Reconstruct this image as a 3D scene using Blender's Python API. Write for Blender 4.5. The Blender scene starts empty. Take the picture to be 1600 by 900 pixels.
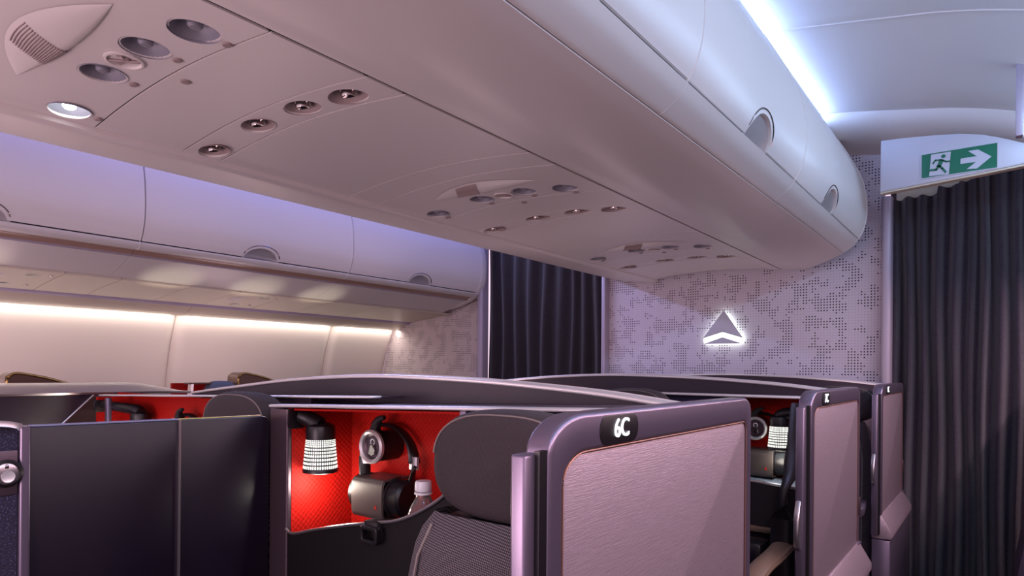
import bpy, bmesh, math, random
from mathutils import Vector, Matrix
random.seed(7)
S = bpy.context.scene
COL = S.collection
E = 1.25                       # eye height above the cabin floor; modelling coordinates below are relative to the eye

# ------------------------------------------------------------------ camera
cd = bpy.data.cameras.new('camera')
cd.sensor_width = 36.0
cd.lens = 36.0 * 1008 / 1600
cd.shift_y = 126.8 / 1600
cd.clip_start = 0.02
cam = bpy.data.objects.new('camera', cd)
COL.objects.link(cam)
cam.location = (0, 0, E)
cam.matrix_world = (Matrix.Translation((0, 0, E)) @ Matrix.Rotation(math.radians(37.268), 4, 'Z')
                    @ Matrix.Rotation(math.radians(90), 4, 'X') @ Matrix.Rotation(math.atan(17 / 2092), 4, 'Z'))
S.camera = cam

# ------------------------------------------------------------------ world, exposure
w = bpy.data.worlds.new('world')
S.world = w
w.use_nodes = True
bg = w.node_tree.nodes['Background']
bg.inputs[0].default_value = (0.82, 0.60, 0.74, 1)
bg.inputs[1].default_value = 0.9
S.view_settings.view_transform = 'Standard'
S.view_settings.look = 'None'
S.view_settings.gamma = 1
S.view_settings.use_curve_mapping = False
S.view_settings.exposure = 0.62

# ------------------------------------------------------------------ lamps of the cabin (LED coves, wash lights) and added fill lights
def area(name, loc, rot, sx, sy, power, col):
    l = bpy.data.lights.new(name, 'AREA')
    l.shape = 'RECTANGLE'; l.size = sx; l.size_y = sy; l.energy = power; l.color = col
    o = bpy.data.objects.new(name, l); COL.objects.link(o)
    o.location = (loc[0], loc[1], loc[2] + E); o.rotation_euler = [math.radians(a) for a in rot]
    return o
def spot(name, loc, target, power, col, ang, blend=0.6, r=0.01):
    l = bpy.data.lights.new(name, 'SPOT')
    l.energy = power; l.color = col; l.spot_size = math.radians(ang); l.spot_blend = blend; l.shadow_soft_size = r
    o = bpy.data.objects.new(name, l); COL.objects.link(o)
    o.location = (loc[0], loc[1], loc[2] + E)
    d = Vector(target) - Vector(loc)
    o.rotation_euler = d.to_track_quat('-Z', 'Y').to_euler()
    return o
# right-hand bin: cove strip above it and an added pink fill below it lighting the doors (both beside / behind the camera)
area('cove_light_right', (0.25, 1.4, 0.90), (0, 62, 0), 0.04, 4.4, 12, (0.46, 0.68, 1.0))
area('fill_light_right', (0.44, 1.4, 0.445), (0, 4, 0), 0.06, 4.6, 36, (1.0, 0.68, 0.74))
# left aisle cove strips
area('cove_light_left', (-2.95, 1.5, 1.13), (0, 20, 0), 0.03, 4.6, 2.2, (0.10, 0.18, 1.0))
area('cove_light_centre', (-2.14, 1.5, 1.13), (0, 55, 0), 0.05, 4.4, 0.5, (0.78, 0.74, 1.0))
area('cove_light_left_aisle', (-3.0, 2.3, 0.99), (0, -78, 0), 0.04, 2.6, 13, (0.50, 0.52, 1.0))
# sidewall wash under the left cove
area('wash_light_left', (-4.06, 1.3, 0.315), (0, 12, 0), 0.05, 5.0, 6, (1.0, 0.90, 0.80))
# unseen pink fill points, added in the suites to brighten panels and back wall
def suite_fill(x, y, z, p):
    l = bpy.data.lights.new('suite_fill_light', 'POINT'); l.energy = p; l.color = (1.0, 0.70, 0.76); l.shadow_soft_size = 0.22
    o = bpy.data.objects.new('suite_fill_light', l); COL.objects.link(o); o.location = (x, y, z + E)
for y in (-0.5, 0.7, 1.9, 3.1): suite_fill(0.85, y, -0.15, 1.8)
for x, y, p in ((-1.85, 2.18, 3.5), (-1.85, 3.36, 2.5), (-0.60, 3.36, 2.5)): suite_fill(x, y, -0.20, p)
for x in (-0.9, -2.0): suite_fill(x, -0.45, -0.15, 13)
for y in (-0.3, 0.9, 2.1): suite_fill(-3.65, y, -0.16, 4.5)
# window-seat uplights that wash the underside of the side bins
for y in (0.72, 1.55, 2.02, 2.46):
    spot('seat_uplight', (-3.42, y, -0.12), (-3.40, y + 0.02, 0.45), 3.4, (1.0, 0.88, 0.66), 36, 0.9, 0.02)

# ------------------------------------------------------------------ materials
def lin(c):
    return tuple(((v / 255) / 12.92 if v / 255 <= 0.04045 else (((v / 255) + 0.055) / 1.055) ** 2.4) for v in c)
class NT:
    def __init__(s, name):
        s.m = bpy.data.materials.new(name); s.m.use_nodes = True
        s.t = s.m.node_tree; s.b = s.t.nodes['Principled BSDF']
    def n(s, typ, **k):
        x = s.t.nodes.new(typ)
        for a, v in k.items():
            if a.startswith('i'):
                x.inputs[int(a[1:])].default_value = v
            else:
                setattr(x, a, v)
        return x
    def l(s, a, ai, b, bi):
        s.t.links.new(a.outputs[ai], b.inputs[bi])
    def math(s, op, a, b=None):
        x = s.t.nodes.new('ShaderNodeMath'); x.operation = op
        for i, v in enumerate((a, b)):
            if v is None: continue
            if isinstance(v, (int, float)): x.inputs[i].default_value = v
            else: s.t.links.new(v, x.inputs[i])
        return x.outputs[0]
    def mix(s, fac, a, b):
        x = s.t.nodes.new('ShaderNodeMix'); x.data_type = 'RGBA'
        if isinstance(fac, (int, float)): x.inputs[0].default_value = fac
        else: s.t.links.new(fac, x.inputs[0])
        for i, v in ((6, a), (7, b)):
            if isinstance(v, tuple): x.inputs[i].default_value = (*v, 1)
            else: s.t.links.new(v, x.inputs[i])
        return x.outputs[2]
    def bump(s, h, strength, dist=0.002):
        x = s.t.nodes.new('ShaderNodeBump'); x.inputs['Strength'].default_value = strength; x.inputs['Distance'].default_value = dist
        s.t.links.new(h, x.inputs['Height']); s.t.links.new(x.outputs[0], s.b.inputs['Normal'])
    def coord(s, kind='Object', scale=(1, 1, 1), rot=(0, 0, 0)):
        t = s.t.nodes.new('ShaderNodeTexCoord'); m = s.t.nodes.new('ShaderNodeMapping')
        m.inputs['Scale'].default_value = scale; m.inputs['Rotation'].default_value = rot
        s.t.links.new(t.outputs[kind], m.inputs[0]); return m.outputs[0]
    def noise(s, vec, scale, detail=3, rough=0.5):
        x = s.t.nodes.new('ShaderNodeTexNoise'); x.inputs['Scale'].default_value = scale
        x.inputs['Detail'].default_value = detail; x.inputs['Roughness'].default_value = rough
        s.t.links.new(vec, x.inputs['Vector']); return x.outputs[0]
    def col(s, out): s.t.links.new(out, s.b.inputs['Base Color'])
    def set(s, **k):
        for a, v in k.items():
            s.b.inputs[a.replace('_', ' ')].default_value = v
        return s

def plain(name, c, rough=0.5, metal=0.0, grain=0.0, gscale=400, spec=0.5, coat=0.0):
    k = NT(name)
    base = lin(c)
    k.b.inputs['Base Color'].default_value = (*base, 1)
    k.set(Roughness=rough, Metallic=metal)
    k.b.inputs['Specular IOR Level'].default_value = spec
    k.b.inputs['Coat Weight'].default_value = coat
    nz = k.noise(k.coord(), gscale, 2)
    k.col(k.mix(k.math('MULTIPLY', k.math('SUBTRACT', nz, 0.5), 0.35 * grain + 0.05), base, tuple(v * 0.5 for v in base)))
    if grain: k.bump(nz, grain * 0.4, 0.0008)
    return k.m
M = {}
M['plastic'] = plain('cabin_plastic', (216, 208, 206), 0.42, grain=0.12, gscale=500)
M['bin'] = plain('bin_plastic', (222, 218, 216), 0.36, grain=0.15, gscale=600)
M['dark_gap'] = plain('shadow_gap_rubber', (24, 20, 30), 0.7)
M['wall'] = plain('sidewall_plastic', (222, 210, 204), 0.5, grain=0.15, gscale=500)
M['cove'] = plain('cove_plastic', (206, 196, 180), 0.4)
M['rail'] = plain('mauve_rail', (128, 108, 156), 0.3)
M['carpet'] = plain('dark_carpet', (38, 34, 46), 0.95, grain=1.0, gscale=300)
M['shell'] = plain('dark_shell_plastic', (40, 28, 44), 0.42, grain=0.25, gscale=700)
M['divider'] = plain('divider_gloss', (20, 13, 28), 0.32, grain=0.1, gscale=600, spec=0.35)
M['black'] = plain('black_plastic', (22, 19, 23), 0.38)
M['softblack'] = plain('black_pocket_plastic', (30, 25, 29), 0.55, grain=0.5, gscale=800)
M['navy'] = plain('navy_fabric', (34, 30, 58), 0.9, grain=0.9, gscale=700)
M['metal'] = plain('satin_aluminium', (190, 184, 188), 0.28, 0.9)
M['bronze'] = plain('bronze_frame', (128, 116, 136), 0.34, 0.75)
M['bronze_dark'] = plain('dark_bronze', (86, 70, 80), 0.36, 0.6)
M['gold'] = plain('brass_rim', (196, 164, 96), 0.25, 0.9)
M['copper'] = plain('copper_edge', (150, 108, 92), 0.42, 0.6)
M['silver'] = plain('bright_silver', (222, 219, 220), 0.34, 0.55)
M['grip_reflect'] = plain('tan_grip_reflection', (172, 142, 128), 0.35, 0.1)  # tan imitates a warm reflection in the concave grip of the bin plastic
M['brown'] = plain('brown_shell', (88, 58, 48), 0.4)
M['dish'] = plain('latch_dish', (190, 186, 188), 0.3, 0.45)
M['bowl'] = plain('light_bowl', (132, 130, 142), 0.5, 0.15)
M['chrome'] = plain('nozzle_metal', (170, 160, 158), 0.18, 1.0)
M['grille'] = plain('grille_plastic', (150, 132, 130), 0.6)
M['felt'] = plain('pale_blue_felt', (92, 104, 122), 0.95, grain=1.2, gscale=600)
M['pleather'] = plain('grey_case', (92, 82, 80), 0.38, 0.3, grain=0.3, gscale=900)
M['white'] = plain('white_plastic', (232, 232, 236), 0.35)
M['sign_white'] = plain('sign_white', (190, 189, 200), 0.4)
M['sign_green'] = plain('sign_green', (0, 104, 76), 0.4)
M['tan'] = plain('tan_armrest', (132, 110, 94), 0.35, 0.3)
M['cream'] = plain('cream_header', (196, 184, 164), 0.5)
M['redmark'] = plain('red_mark', (200, 30, 30), 0.4)
M['blue_label'] = plain('blue_label', (36, 50, 190), 0.4)
M['post'] = plain('pale_post', (170, 160, 176), 0.4, 0.1)

def emit(name, c, strength):
    k = NT(name)
    k.b.inputs['Base Color'].default_value = (*c, 1)
    k.b.inputs['Emission Color'].default_value = (*c, 1)
    k.b.inputs['Emission Strength'].default_value = strength
    return k.m
M['led_blue'] = emit('cove_led_blue', (0.36, 0.54, 1.0), 11)
M['led_warm'] = emit('cove_led_warm', (1.0, 0.84, 0.68), 2)
M['halo'] = emit('logo_backlight', (0.90, 1.0, 0.88), 2.4)
M['lit_text'] = emit('lit_numeral', (0.92, 0.96, 1.0), 1.0)
M['bulb'] = emit('lit_bulb', (0.95, 1.0, 1.0), 7)
M['dim_lens'] = emit('lit_lens', (0.72, 0.86, 0.95), 0.9)
M['status_led'] = emit('status_led', (0.5, 0.75, 1.0), 3)

def perforated(name, c):
    k = NT(name); base = lin(c); k.set(Roughness=0.55)
    sep = k.n('ShaderNodeSeparateXYZ'); v = k.coord(scale=(1 / 0.0148,) * 3)
    k.t.links.new(v, sep.inputs[0])
    dx = k.math('SUBTRACT', k.math('FRACT', sep.outputs[0]), 0.5); dz = k.math('SUBTRACT', k.math('FRACT', sep.outputs[2]), 0.5)
    r = k.math('SQRT', k.math('ADD', k.math('MULTIPLY', dx, dx), k.math('MULTIPLY', dz, dz)))
    fl = k.n('ShaderNodeCombineXYZ')
    k.t.links.new(k.math('FLOOR', sep.outputs[0]), fl.inputs[0]); k.t.links.new(k.math('FLOOR', sep.outputs[2]), fl.inputs[2])
    nz = k.noise(fl.outputs[0], 0.17, 2, 0.6)
    big = k.math('GREATER_THAN', nz, 0.515)
    rad = k.math('ADD', k.math('MULTIPLY', big, 0.13), 0.12)
    hole = k.math('LESS_THAN', r, rad)
    dark = k.mix(big, tuple(v * 0.42 for v in base), (0.012, 0.01, 0.014))
    k.col(k.mix(hole, base, dark))
    return k.m
M['perf'] = perforated('perforated_panel', (206, 198, 212))
M['perf_warm'] = perforated('perforated_panel_warm', (212, 198, 200))

def red_quilt():
    k = NT('red_embossed_lining'); base = lin((176, 14, 4)); k.set(Roughness=0.7); k.b.inputs['Specular IOR Level'].default_value = 0.2
    v = k.coord(scale=(110, 110, 110), rot=(0, math.radians(45), 0)); sep = k.n('ShaderNodeSeparateXYZ'); k.t.links.new(v, sep.inputs[0])
    v2 = k.coord(scale=(110, 110, 110), rot=(math.radians(45), 0, 0)); sp2 = k.n('ShaderNodeSeparateXYZ'); k.t.links.new(v2, sp2.inputs[0])
    def tri(a): return k.math('ABSOLUTE', k.math('SUBTRACT', k.math('FRACT', a), 0.5))
    a = k.math('ADD', tri(sep.outputs[0]), tri(sep.outputs[2])); b = k.math('ADD', tri(sp2.outputs[1]), tri(sp2.outputs[2]))
    g = k.n('ShaderNodeNewGeometry'); sn = k.n('ShaderNodeSeparateXYZ'); k.t.links.new(g.outputs['Normal'], sn.inputs[0])
    side = k.math('GREATER_THAN', k.math('ABSOLUTE', sn.outputs[0]), 0.7)
    mx = k.n('ShaderNodeMix'); k.t.links.new(side, mx.inputs[0]); k.t.links.new(a, mx.inputs[2]); k.t.links.new(b, mx.inputs[3])
    h = mx.outputs[0]
    k.col(k.mix(k.math('MULTIPLY', k.math('GREATER_THAN', h, 0.62), 0.45), base, lin((112, 6, 4))))
    k.bump(h, 0.5, 0.002)
    return k.m
M['red'] = red_quilt()

def woven(name, c1, c2, scale, rough=0.85):
    k = NT(name); k.set(Roughness=rough)
    v = k.coord(scale=(scale, scale, scale), rot=(0, math.radians(38), 0)); sep = k.n('ShaderNodeSeparateXYZ'); k.t.links.new(v, sep.inputs[0])
    sx = k.math('SINE', sep.outputs[0]); sz = k.math('SINE', sep.outputs[2])
    p = k.math('MULTIPLY', sx, sz)
    f = k.math('MULTIPLY', k.math('ADD', p, 1.0), 0.5)
    k.col(k.mix(k.math('POWER', f, 2.2), lin(c1), lin(c2)))
    k.bump(f, 0.5, 0.0015)
    return k.m
M['headrest'] = woven('headrest_weave', (46, 38, 42), (66, 55, 58), 1900)
M['seatmesh'] = woven('seat_mesh', (22, 18, 24), (140, 128, 134), 1350)
M['seam'] = plain('seam_piping', (120, 108, 104), 0.6)

def speckle():
    k = NT('speckled_fabric'); k.set(Roughness=0.9)
    n = k.noise(k.coord(), 420, 3, 0.7)
    k.col(k.mix(k.math('GREATER_THAN', n, 0.60), lin((30, 27, 48)), lin((96, 92, 130))))
    k.bump(n, 0.6, 0.002)
    return k.m
M['speckle'] = speckle()

def curtain_mat(name, c1, c2):
    k = NT(name); k.set(Roughness=0.9)
    k.b.inputs['Sheen Weight'].default_value = 0.25
    n = k.noise(k.coord(scale=(1, 1, 0.55)), 330, 3, 0.75)
    f = k.math('MINIMUM', k.math('MAXIMUM', k.math('MULTIPLY', k.math('SUBTRACT', n, 0.42), 4.0), 0.0), 1.0)
    k.col(k.mix(f, lin(c1), lin(c2)))
    k.bump(n, 0.7, 0.003)
    return k.m
M['curtain'] = curtain_mat('curtain_weave', (17, 11, 22), (66, 54, 78))
M['curtain_dark'] = curtain_mat('curtain_weave_far', (17, 10, 15), (54, 40, 46))

def brushed(name, c, rough, ang):
    k = NT(name); base = lin(c); k.set(Roughness=rough, Metallic=0.55)
    v = k.coord(scale=(30, 30, 900), rot=(math.radians(ang), 0, 0))
    n = k.noise(v, 1.0, 4, 0.65)
    k.col(k.mix(k.math('MULTIPLY', k.math('SUBTRACT', n, 0.3), 0.9), tuple(v * 0.72 for v in base), tuple(min(1, v * 1.2) for v in base)))
    k.bump(n, 0.35, 0.0015)
    return k.m
M['brushed'] = brushed('brushed_panel', (190, 170, 182), 0.42, 9)

def lamp_shade():
    k = NT('lit_perforated_shade'); k.set(Roughness=0.35)
    k.b.inputs['Base Color'].default_value = (0.03, 0.03, 0.035, 1)
    sep = k.n('ShaderNodeSeparateXYZ'); t = k.n('ShaderNodeTexCoord'); k.l(t, 'UV', sep, 0)
    du = k.math('ABSOLUTE', k.math('SUBTRACT', k.math('FRACT', k.math('MULTIPLY', sep.outputs[0], 44)), 0.5))
    dv = k.math('ABSOLUTE', k.math('SUBTRACT', k.math('FRACT', k.math('MULTIPLY', sep.outputs[1], 13)), 0.5))
    on = k.math('MULTIPLY', k.math('LESS_THAN', du, 0.30), k.math('LESS_THAN', dv, 0.30))
    k.b.inputs['Emission Color'].default_value = (1.0, 1.0, 0.90, 1)
    k.t.links.new(k.math('MULTIPLY', on, 1.5), k.b.inputs['Emission Strength'])
    return k.m
M['shade'] = lamp_shade()

def bottle_mat():
    k = NT('clear_bottle'); k.set(Roughness=0.06)
    k.b.inputs['Base Color'].default_value = (0.95, 0.9, 0.88, 1)
    k.b.inputs['Transmission Weight'].default_value = 0.9
    k.b.inputs['IOR'].default_value = 1.33
    return k.m
M['bottle'] = bottle_mat()

# ------------------------------------------------------------------ mesh helpers
OFF = {}
def smooth_mesh(bm, ang=34):
    bm.normal_update()
    a = math.radians(ang)
    for f in bm.faces: f.smooth = True
    for e in bm.edges:
        if len(e.link_faces) == 2:
            try:
                if e.calc_face_angle() > a: e.smooth = False
            except ValueError:
                pass
def obj(name, bm, m, parent=None, ang=34, fix=True):
    if fix: bmesh.ops.recalc_face_normals(bm, faces=bm.faces[:])
    if parent is not None: off = OFF[parent]
    else:
        xs = [v.co.x for v in bm.verts]; ys = [v.co.y for v in bm.verts]; zs = [v.co.z for v in bm.verts]
        off = Vector(((min(xs) + max(xs)) / 2, (min(ys) + max(ys)) / 2, min(zs)))
    for v in bm.verts: v.co -= off
    smooth_mesh(bm, ang)
    me = bpy.data.meshes.new(name)
    bm.to_mesh(me); bm.free()
    me.materials.append(M[m] if isinstance(m, str) else m)
    o = bpy.data.objects.new(name, me); COL.objects.link(o)
    if parent is not None:
        o.parent = parent
    else:
        o.location = off + Vector((0, 0, E))
    OFF[o] = off
    return o
def tag(o, label, cat, group=None):
    o['label'] = label; o['category'] = cat
    if group: o['group'] = group
    return o
def thing(name, label, cat, loc, group=None):
    o = bpy.data.objects.new(name, None); COL.objects.link(o)
    o.empty_display_size = 0.05
    o.location = (loc[0], loc[1], loc[2] + E)
    OFF[o] = Vector(loc)
    return tag(o, label, cat, group)
def struct(name, bm, m, parent=None, **k):
    o = obj(name, bm, m, parent, **k)
    if parent is None: o['kind'] = 'structure'
    return o
def dup(root, dloc, label=None, rotz=None):
    def cp(o, p):
        c = o.copy(); COL.objects.link(c)
        if p is not None: c.parent = p
        for ch in list(o.children): cp(ch, c)
        return c
    r = cp(root, None)
    r.location = root.location + Vector(dloc)
    if rotz is not None: r.rotation_euler = (0, 0, rotz)
    if label: r['label'] = label
    return r
B = bmesh.new
def box(bm, x0, x1, y0, y1, z0, z1):
    v = [bm.verts.new(p) for p in ((x0, y0, z0), (x1, y0, z0), (x1, y1, z0), (x0, y1, z0), (x0, y0, z1), (x1, y0, z1), (x1, y1, z1), (x0, y1, z1))]
    for f in ((0, 3, 2, 1), (4, 5, 6, 7), (0, 1, 5, 4), (1, 2, 6, 5), (2, 3, 7, 6), (3, 0, 4, 7)):
        bm.faces.new([v[i] for i in f])
    return bm
def bevel(bm, wd, seg=2, ang=40):
    bm.normal_update()
    es = [e for e in bm.edges if len(e.link_faces) == 2 and e.calc_face_angle(0) > math.radians(ang)]
    bmesh.ops.bevel(bm, geom=es, offset=wd, segments=seg, profile=0.5, affect='EDGES', clamp_overlap=True)
    return bm
def bx(x0, x1, y0, y1, z0, z1, b=0.0, seg=2):
    bm = box(B(), x0, x1, y0, y1, z0, z1)
    return bevel(bm, b, seg) if b else bm
def P3(axis, a, p):
    return {'x': (a, p[0], p[1]), 'y': (p[0], a, p[1]), 'z': (p[0], p[1], a)}[axis]
def prism(bm, pts, axis, a0, a1):
    v0 = [bm.verts.new(P3(axis, a0, p)) for p in pts]; v1 = [bm.verts.new(P3(axis, a1, p)) for p in pts]
    n = len(pts)
    bm.faces.new(v0); bm.faces.new(v1[::-1])
    for i in range(n): bm.faces.new((v0[i], v1[i], v1[(i + 1) % n], v0[(i + 1) % n]))
    return bm
def catmull(pts, k=5):
    out = []
    n = len(pts)
    for i in range(n - 1):
        p0 = pts[max(i - 1, 0)]; p1 = pts[i]; p2 = pts[i + 1]; p3 = pts[min(i + 2, n - 1)]
        for j in range(k):
            t = j / k
            out.append(tuple(0.5 * (2 * b + (c - a) * t + (2 * a - 5 * b + 4 * c - d) * t * t + (3 * b - a - 3 * c + d) * t ** 3) for a, b, c, d in zip(p0, p1, p2, p3)))
    out.append(tuple(pts[-1]))
    return out
def offset2(prof, t):
    out = []
    for i, p in enumerate(prof):
        a = prof[max(i - 1, 0)]; b = prof[min(i + 1, len(prof) - 1)]
        dx, dz = b[0] - a[0], b[1] - a[1]; L = math.hypot(dx, dz) or 1
        out.append((p[0] - dz / L * t, p[1] + dx / L * t))
    return out
def sheet(bm, prof, y0, y1, t, axis='y', ny=1):
    """thick sheet: an open 2-D profile swept along an axis; y0 / y1 may be functions of the first profile coordinate"""
    f0 = y0 if callable(y0) else (lambda x: y0); f1 = y1 if callable(y1) else (lambda x: y1)
    q = offset2(prof, t)
    n = len(prof); rows = []
    for j in range(ny + 1):
        s = j / ny
        A = [bm.verts.new(P3(axis, f0(p[0]) * (1 - s) + f1(p[0]) * s, p)) for p in prof]
        C = [bm.verts.new(P3(axis, f0(p[0]) * (1 - s) + f1(p[0]) * s, r)) for p, r in zip(prof, q)]
        rows.append((A, C))
    for j in range(ny):
        (A0, C0), (A1, C1) = rows[j], rows[j + 1]
        for i in range(n - 1):
            bm.faces.new((A0[i], A0[i + 1], A1[i + 1], A1[i])); bm.faces.new((C0[i], C1[i], C1[i + 1], C0[i + 1]))
        bm.faces.new((A0[0], A1[0], C1[0], C0[0])); bm.faces.new((A0[-1], C0[-1], C1[-1], A1[-1]))
    for (A, C) in (rows[0], rows[-1]):
        for i in range(n - 1): bm.faces.new((A[i], C[i], C[i + 1], A[i + 1]))
    return bm
def tube(bm, path, r, n=8, closed=False, flat=None):
    """round (or flattened: flat=(rx, ry)) tube along a path"""
    path = [Vector(p) for p in path]; m = len(path); rings = []
    up = Vector((0, 0, 1))
    for i, p in enumerate(path):
        a = path[(i - 1) % m] if closed else path[max(i - 1, 0)]
        b = path[(i + 1) % m] if closed else path[min(i + 1, m - 1)]
        d = (b - a).normalized()
        s = d.cross(up)
        if s.length < 0.05: s = d.cross(Vector((0, 1, 0)))
        s.normalize(); u = s.cross(d).normalized()
        rx, ry = flat if flat else ((r[i], r[i]) if isinstance(r, (list, tuple)) else (r, r))
        rings.append([bm.verts.new(p + s * math.cos(2 * math.pi * k / n) * rx + u * math.sin(2 * math.pi * k / n) * ry) for k in range(n)])
    for i in range(m if closed else m - 1):
        A, C = rings[i], rings[(i + 1) % m]
        for k in range(n): bm.faces.new((A[k], A[(k + 1) % n], C[(k + 1) % n], C[k]))
    if not closed:
        bm.faces.new(rings[0][::-1]); bm.faces.new(rings[-1])
    return bm
def lathe(bm, prof, c, axis=(0, 0, 1), n=28, sx=1.0, sy=1.0, caps=True):
    """profile of (radius, height) turned about an axis through c; carries UVs (around, along)"""
    uv = bm.loops.layers.uv.verify()
    q = Vector(axis).to_track_quat('Z', 'Y'); c = Vector(c); rings = []
    for r, h in prof:
        rings.append([bm.verts.new(c + q @ Vector((math.cos(2 * math.pi * k / n) * r * sx, math.sin(2 * math.pi * k / n) * r * sy, h))) for k in range(n)])
    m = len(prof)
    for i in range(m - 1):
        for k in range(n):
            f = bm.faces.new((rings[i][k], rings[i][(k + 1) % n], rings[i + 1][(k + 1) % n], rings[i + 1][k]))
            for lp, (a, b) in zip(f.loops, ((k, i), (k + 1, i), (k + 1, i + 1), (k, i + 1))):
                lp[uv].uv = (a / n, b / (m - 1))
    if caps:
        for R, rev in ((rings[0], True), (rings[-1], False)):
            bm.faces.new(R[::-1] if rev else R)
    return bm
def rrect(a0, a1, b0, b1, r, n=6):
    """rounded rectangle outline; r = (a0b0, a1b0, a1b1, a0b1) corner radii"""
    if not isinstance(r, (list, tuple)): r = (r,) * 4
    out = []
    for (ca, cb, rr, st) in ((a0, b0, r[0], 180), (a1, b0, r[1], 270), (a1, b1, r[2], 0), (a0, b1, r[3], 90)):
        ox = ca + rr if ca == a0 else ca - rr; oz = cb + rr if cb == b0 else cb - rr
        for k in range(n + 1):
            t = math.radians(st + 90 * k / n)
            out.append((ox + rr * math.cos(t), oz + rr * math.sin(t)))
    return out
def slab(pts, axis, a0, a1, b=0.0, seg=2):
    bm = prism(B(), pts, axis, a0, a1)
    return bevel(bm, b, seg, 50) if b else bm
def ring(bm, outer, inner, axis, a0, a1):
    n = len(outer)
    O0 = [bm.verts.new(P3(axis, a0, p)) for p in outer]; O1 = [bm.verts.new(P3(axis, a1, p)) for p in outer]
    I0 = [bm.verts.new(P3(axis, a0, p)) for p in inner]; I1 = [bm.verts.new(P3(axis, a1, p)) for p in inner]
    for i in range(n):
        j = (i + 1) % n
        for q in ((O0[i], O0[j], O1[j], O1[i]), (I0[i], I1[i], I1[j], I0[j]), (O1[i], O1[j], I1[j], I1[i]), (O0[i], I0[i], I0[j], O0[j])):
            bm.faces.new(q)
    return bm
def gridsurf(bm, f, nu, nv, t=0.0):
    V = [[bm.verts.new(f(i / nu, j / nv)) for j in range(nv + 1)] for i in range(nu + 1)]
    fs = [bm.faces.new((V[i][j], V[i + 1][j], V[i + 1][j + 1], V[i][j + 1])) for i in range(nu) for j in range(nv)]
    if t:
        bm.normal_update()
        bmesh.ops.solidify(bm, geom=fs, thickness=t)
    return bm
def superblob(bm, c, r, e1=0.5, e2=0.5, nu=28, nv=18):
    """superellipsoid: rounded-box cushion"""
    def sp(v, e): return math.copysign(abs(v) ** e, v)
    V = []
    for j in range(1, nv):
        ph = -math.pi / 2 + math.pi * j / nv; row = []
        for i in range(nu):
            th = 2 * math.pi * i / nu
            row.append(bm.verts.new((c[0] + r[0] * sp(math.cos(ph), e1) * sp(math.cos(th), e2), c[1] + r[1] * sp(math.cos(ph), e1) * sp(math.sin(th), e2), c[2] + r[2] * sp(math.sin(ph), e1))))
        V.append(row)
    b = bm.verts.new((c[0], c[1], c[2] - r[2])); t = bm.verts.new((c[0], c[1], c[2] + r[2]))
    for i in range(nu):
        k = (i + 1) % nu
        bm.faces.new((b, V[0][k], V[0][i])); bm.faces.new((t, V[-1][i], V[-1][k]))
        for j in range(nv - 2): bm.faces.new((V[j][i], V[j][k], V[j + 1][k], V[j + 1][i]))
    return bm
def cut(o, cutter):
    """subtract a cutter (same coordinates as the modelling space) from a finished object"""
    bmesh.ops.recalc_face_normals(cutter, faces=cutter.faces[:])
    for v in cutter.verts: v.co -= OFF[o]
    me = bpy.data.meshes.new('cutter'); cutter.to_mesh(me); cutter.free()
    c = bpy.data.objects.new('cutter', me); COL.objects.link(c)
    c.parent = o.parent; c.location = o.location
    md = o.modifiers.new('cut', 'BOOLEAN'); md.operation = 'DIFFERENCE'; md.solver = 'EXACT'; md.object = c
    bpy.context.view_layer.update()
    dg = bpy.context.evaluated_depsgraph_get()
    new = bpy.data.meshes.new_from_object(o.evaluated_get(dg))
    o.modifiers.clear(); o.data = new
    bpy.data.objects.remove(c); bpy.data.meshes.remove(me)
    bm = B(); bm.from_mesh(new); smooth_mesh(bm, 30); bm.to_mesh(new); bm.free()
def text_bm(s, size, ex):
    cu = bpy.data.curves.new('t', 'FONT'); cu.body = s; cu.size = size; cu.extrude = ex; cu.align_x = 'CENTER'; cu.align_y = 'CENTER'; cu.offset = 0.0
    o = bpy.data.objects.new('t', cu); COL.objects.link(o)
    bpy.context.view_layer.update()
    me = bpy.data.meshes.new_from_object(o.evaluated_get(bpy.context.evaluated_depsgraph_get()))
    bm = B(); bm.from_mesh(me)
    bpy.data.objects.remove(o); bpy.data.curves.remove(cu); bpy.data.meshes.remove(me)
    return bm

# ================================================================== SETTING
struct('floor', bx(-4.7, 1.9, -1.6, 5.2, -1.30, -1.25), 'carpet')
struct('wall_back', bx(-2.06, -0.485, 3.75, 3.79, -1.25, 1.35), 'perf')
struct('wall_back_left', bx(-4.62, -3.12, 3.75, 3.79, -1.25, 1.35), 'perf_warm')
struct('wall_back_upper', bx(-3.14, -2.04, 3.86, 3.90, -1.25, 1.35), 'dark_gap')
struct('wall_back_right', bx(-0.485, 1.9, 3.98, 4.02, -1.25, 1.35), 'shell')
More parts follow.
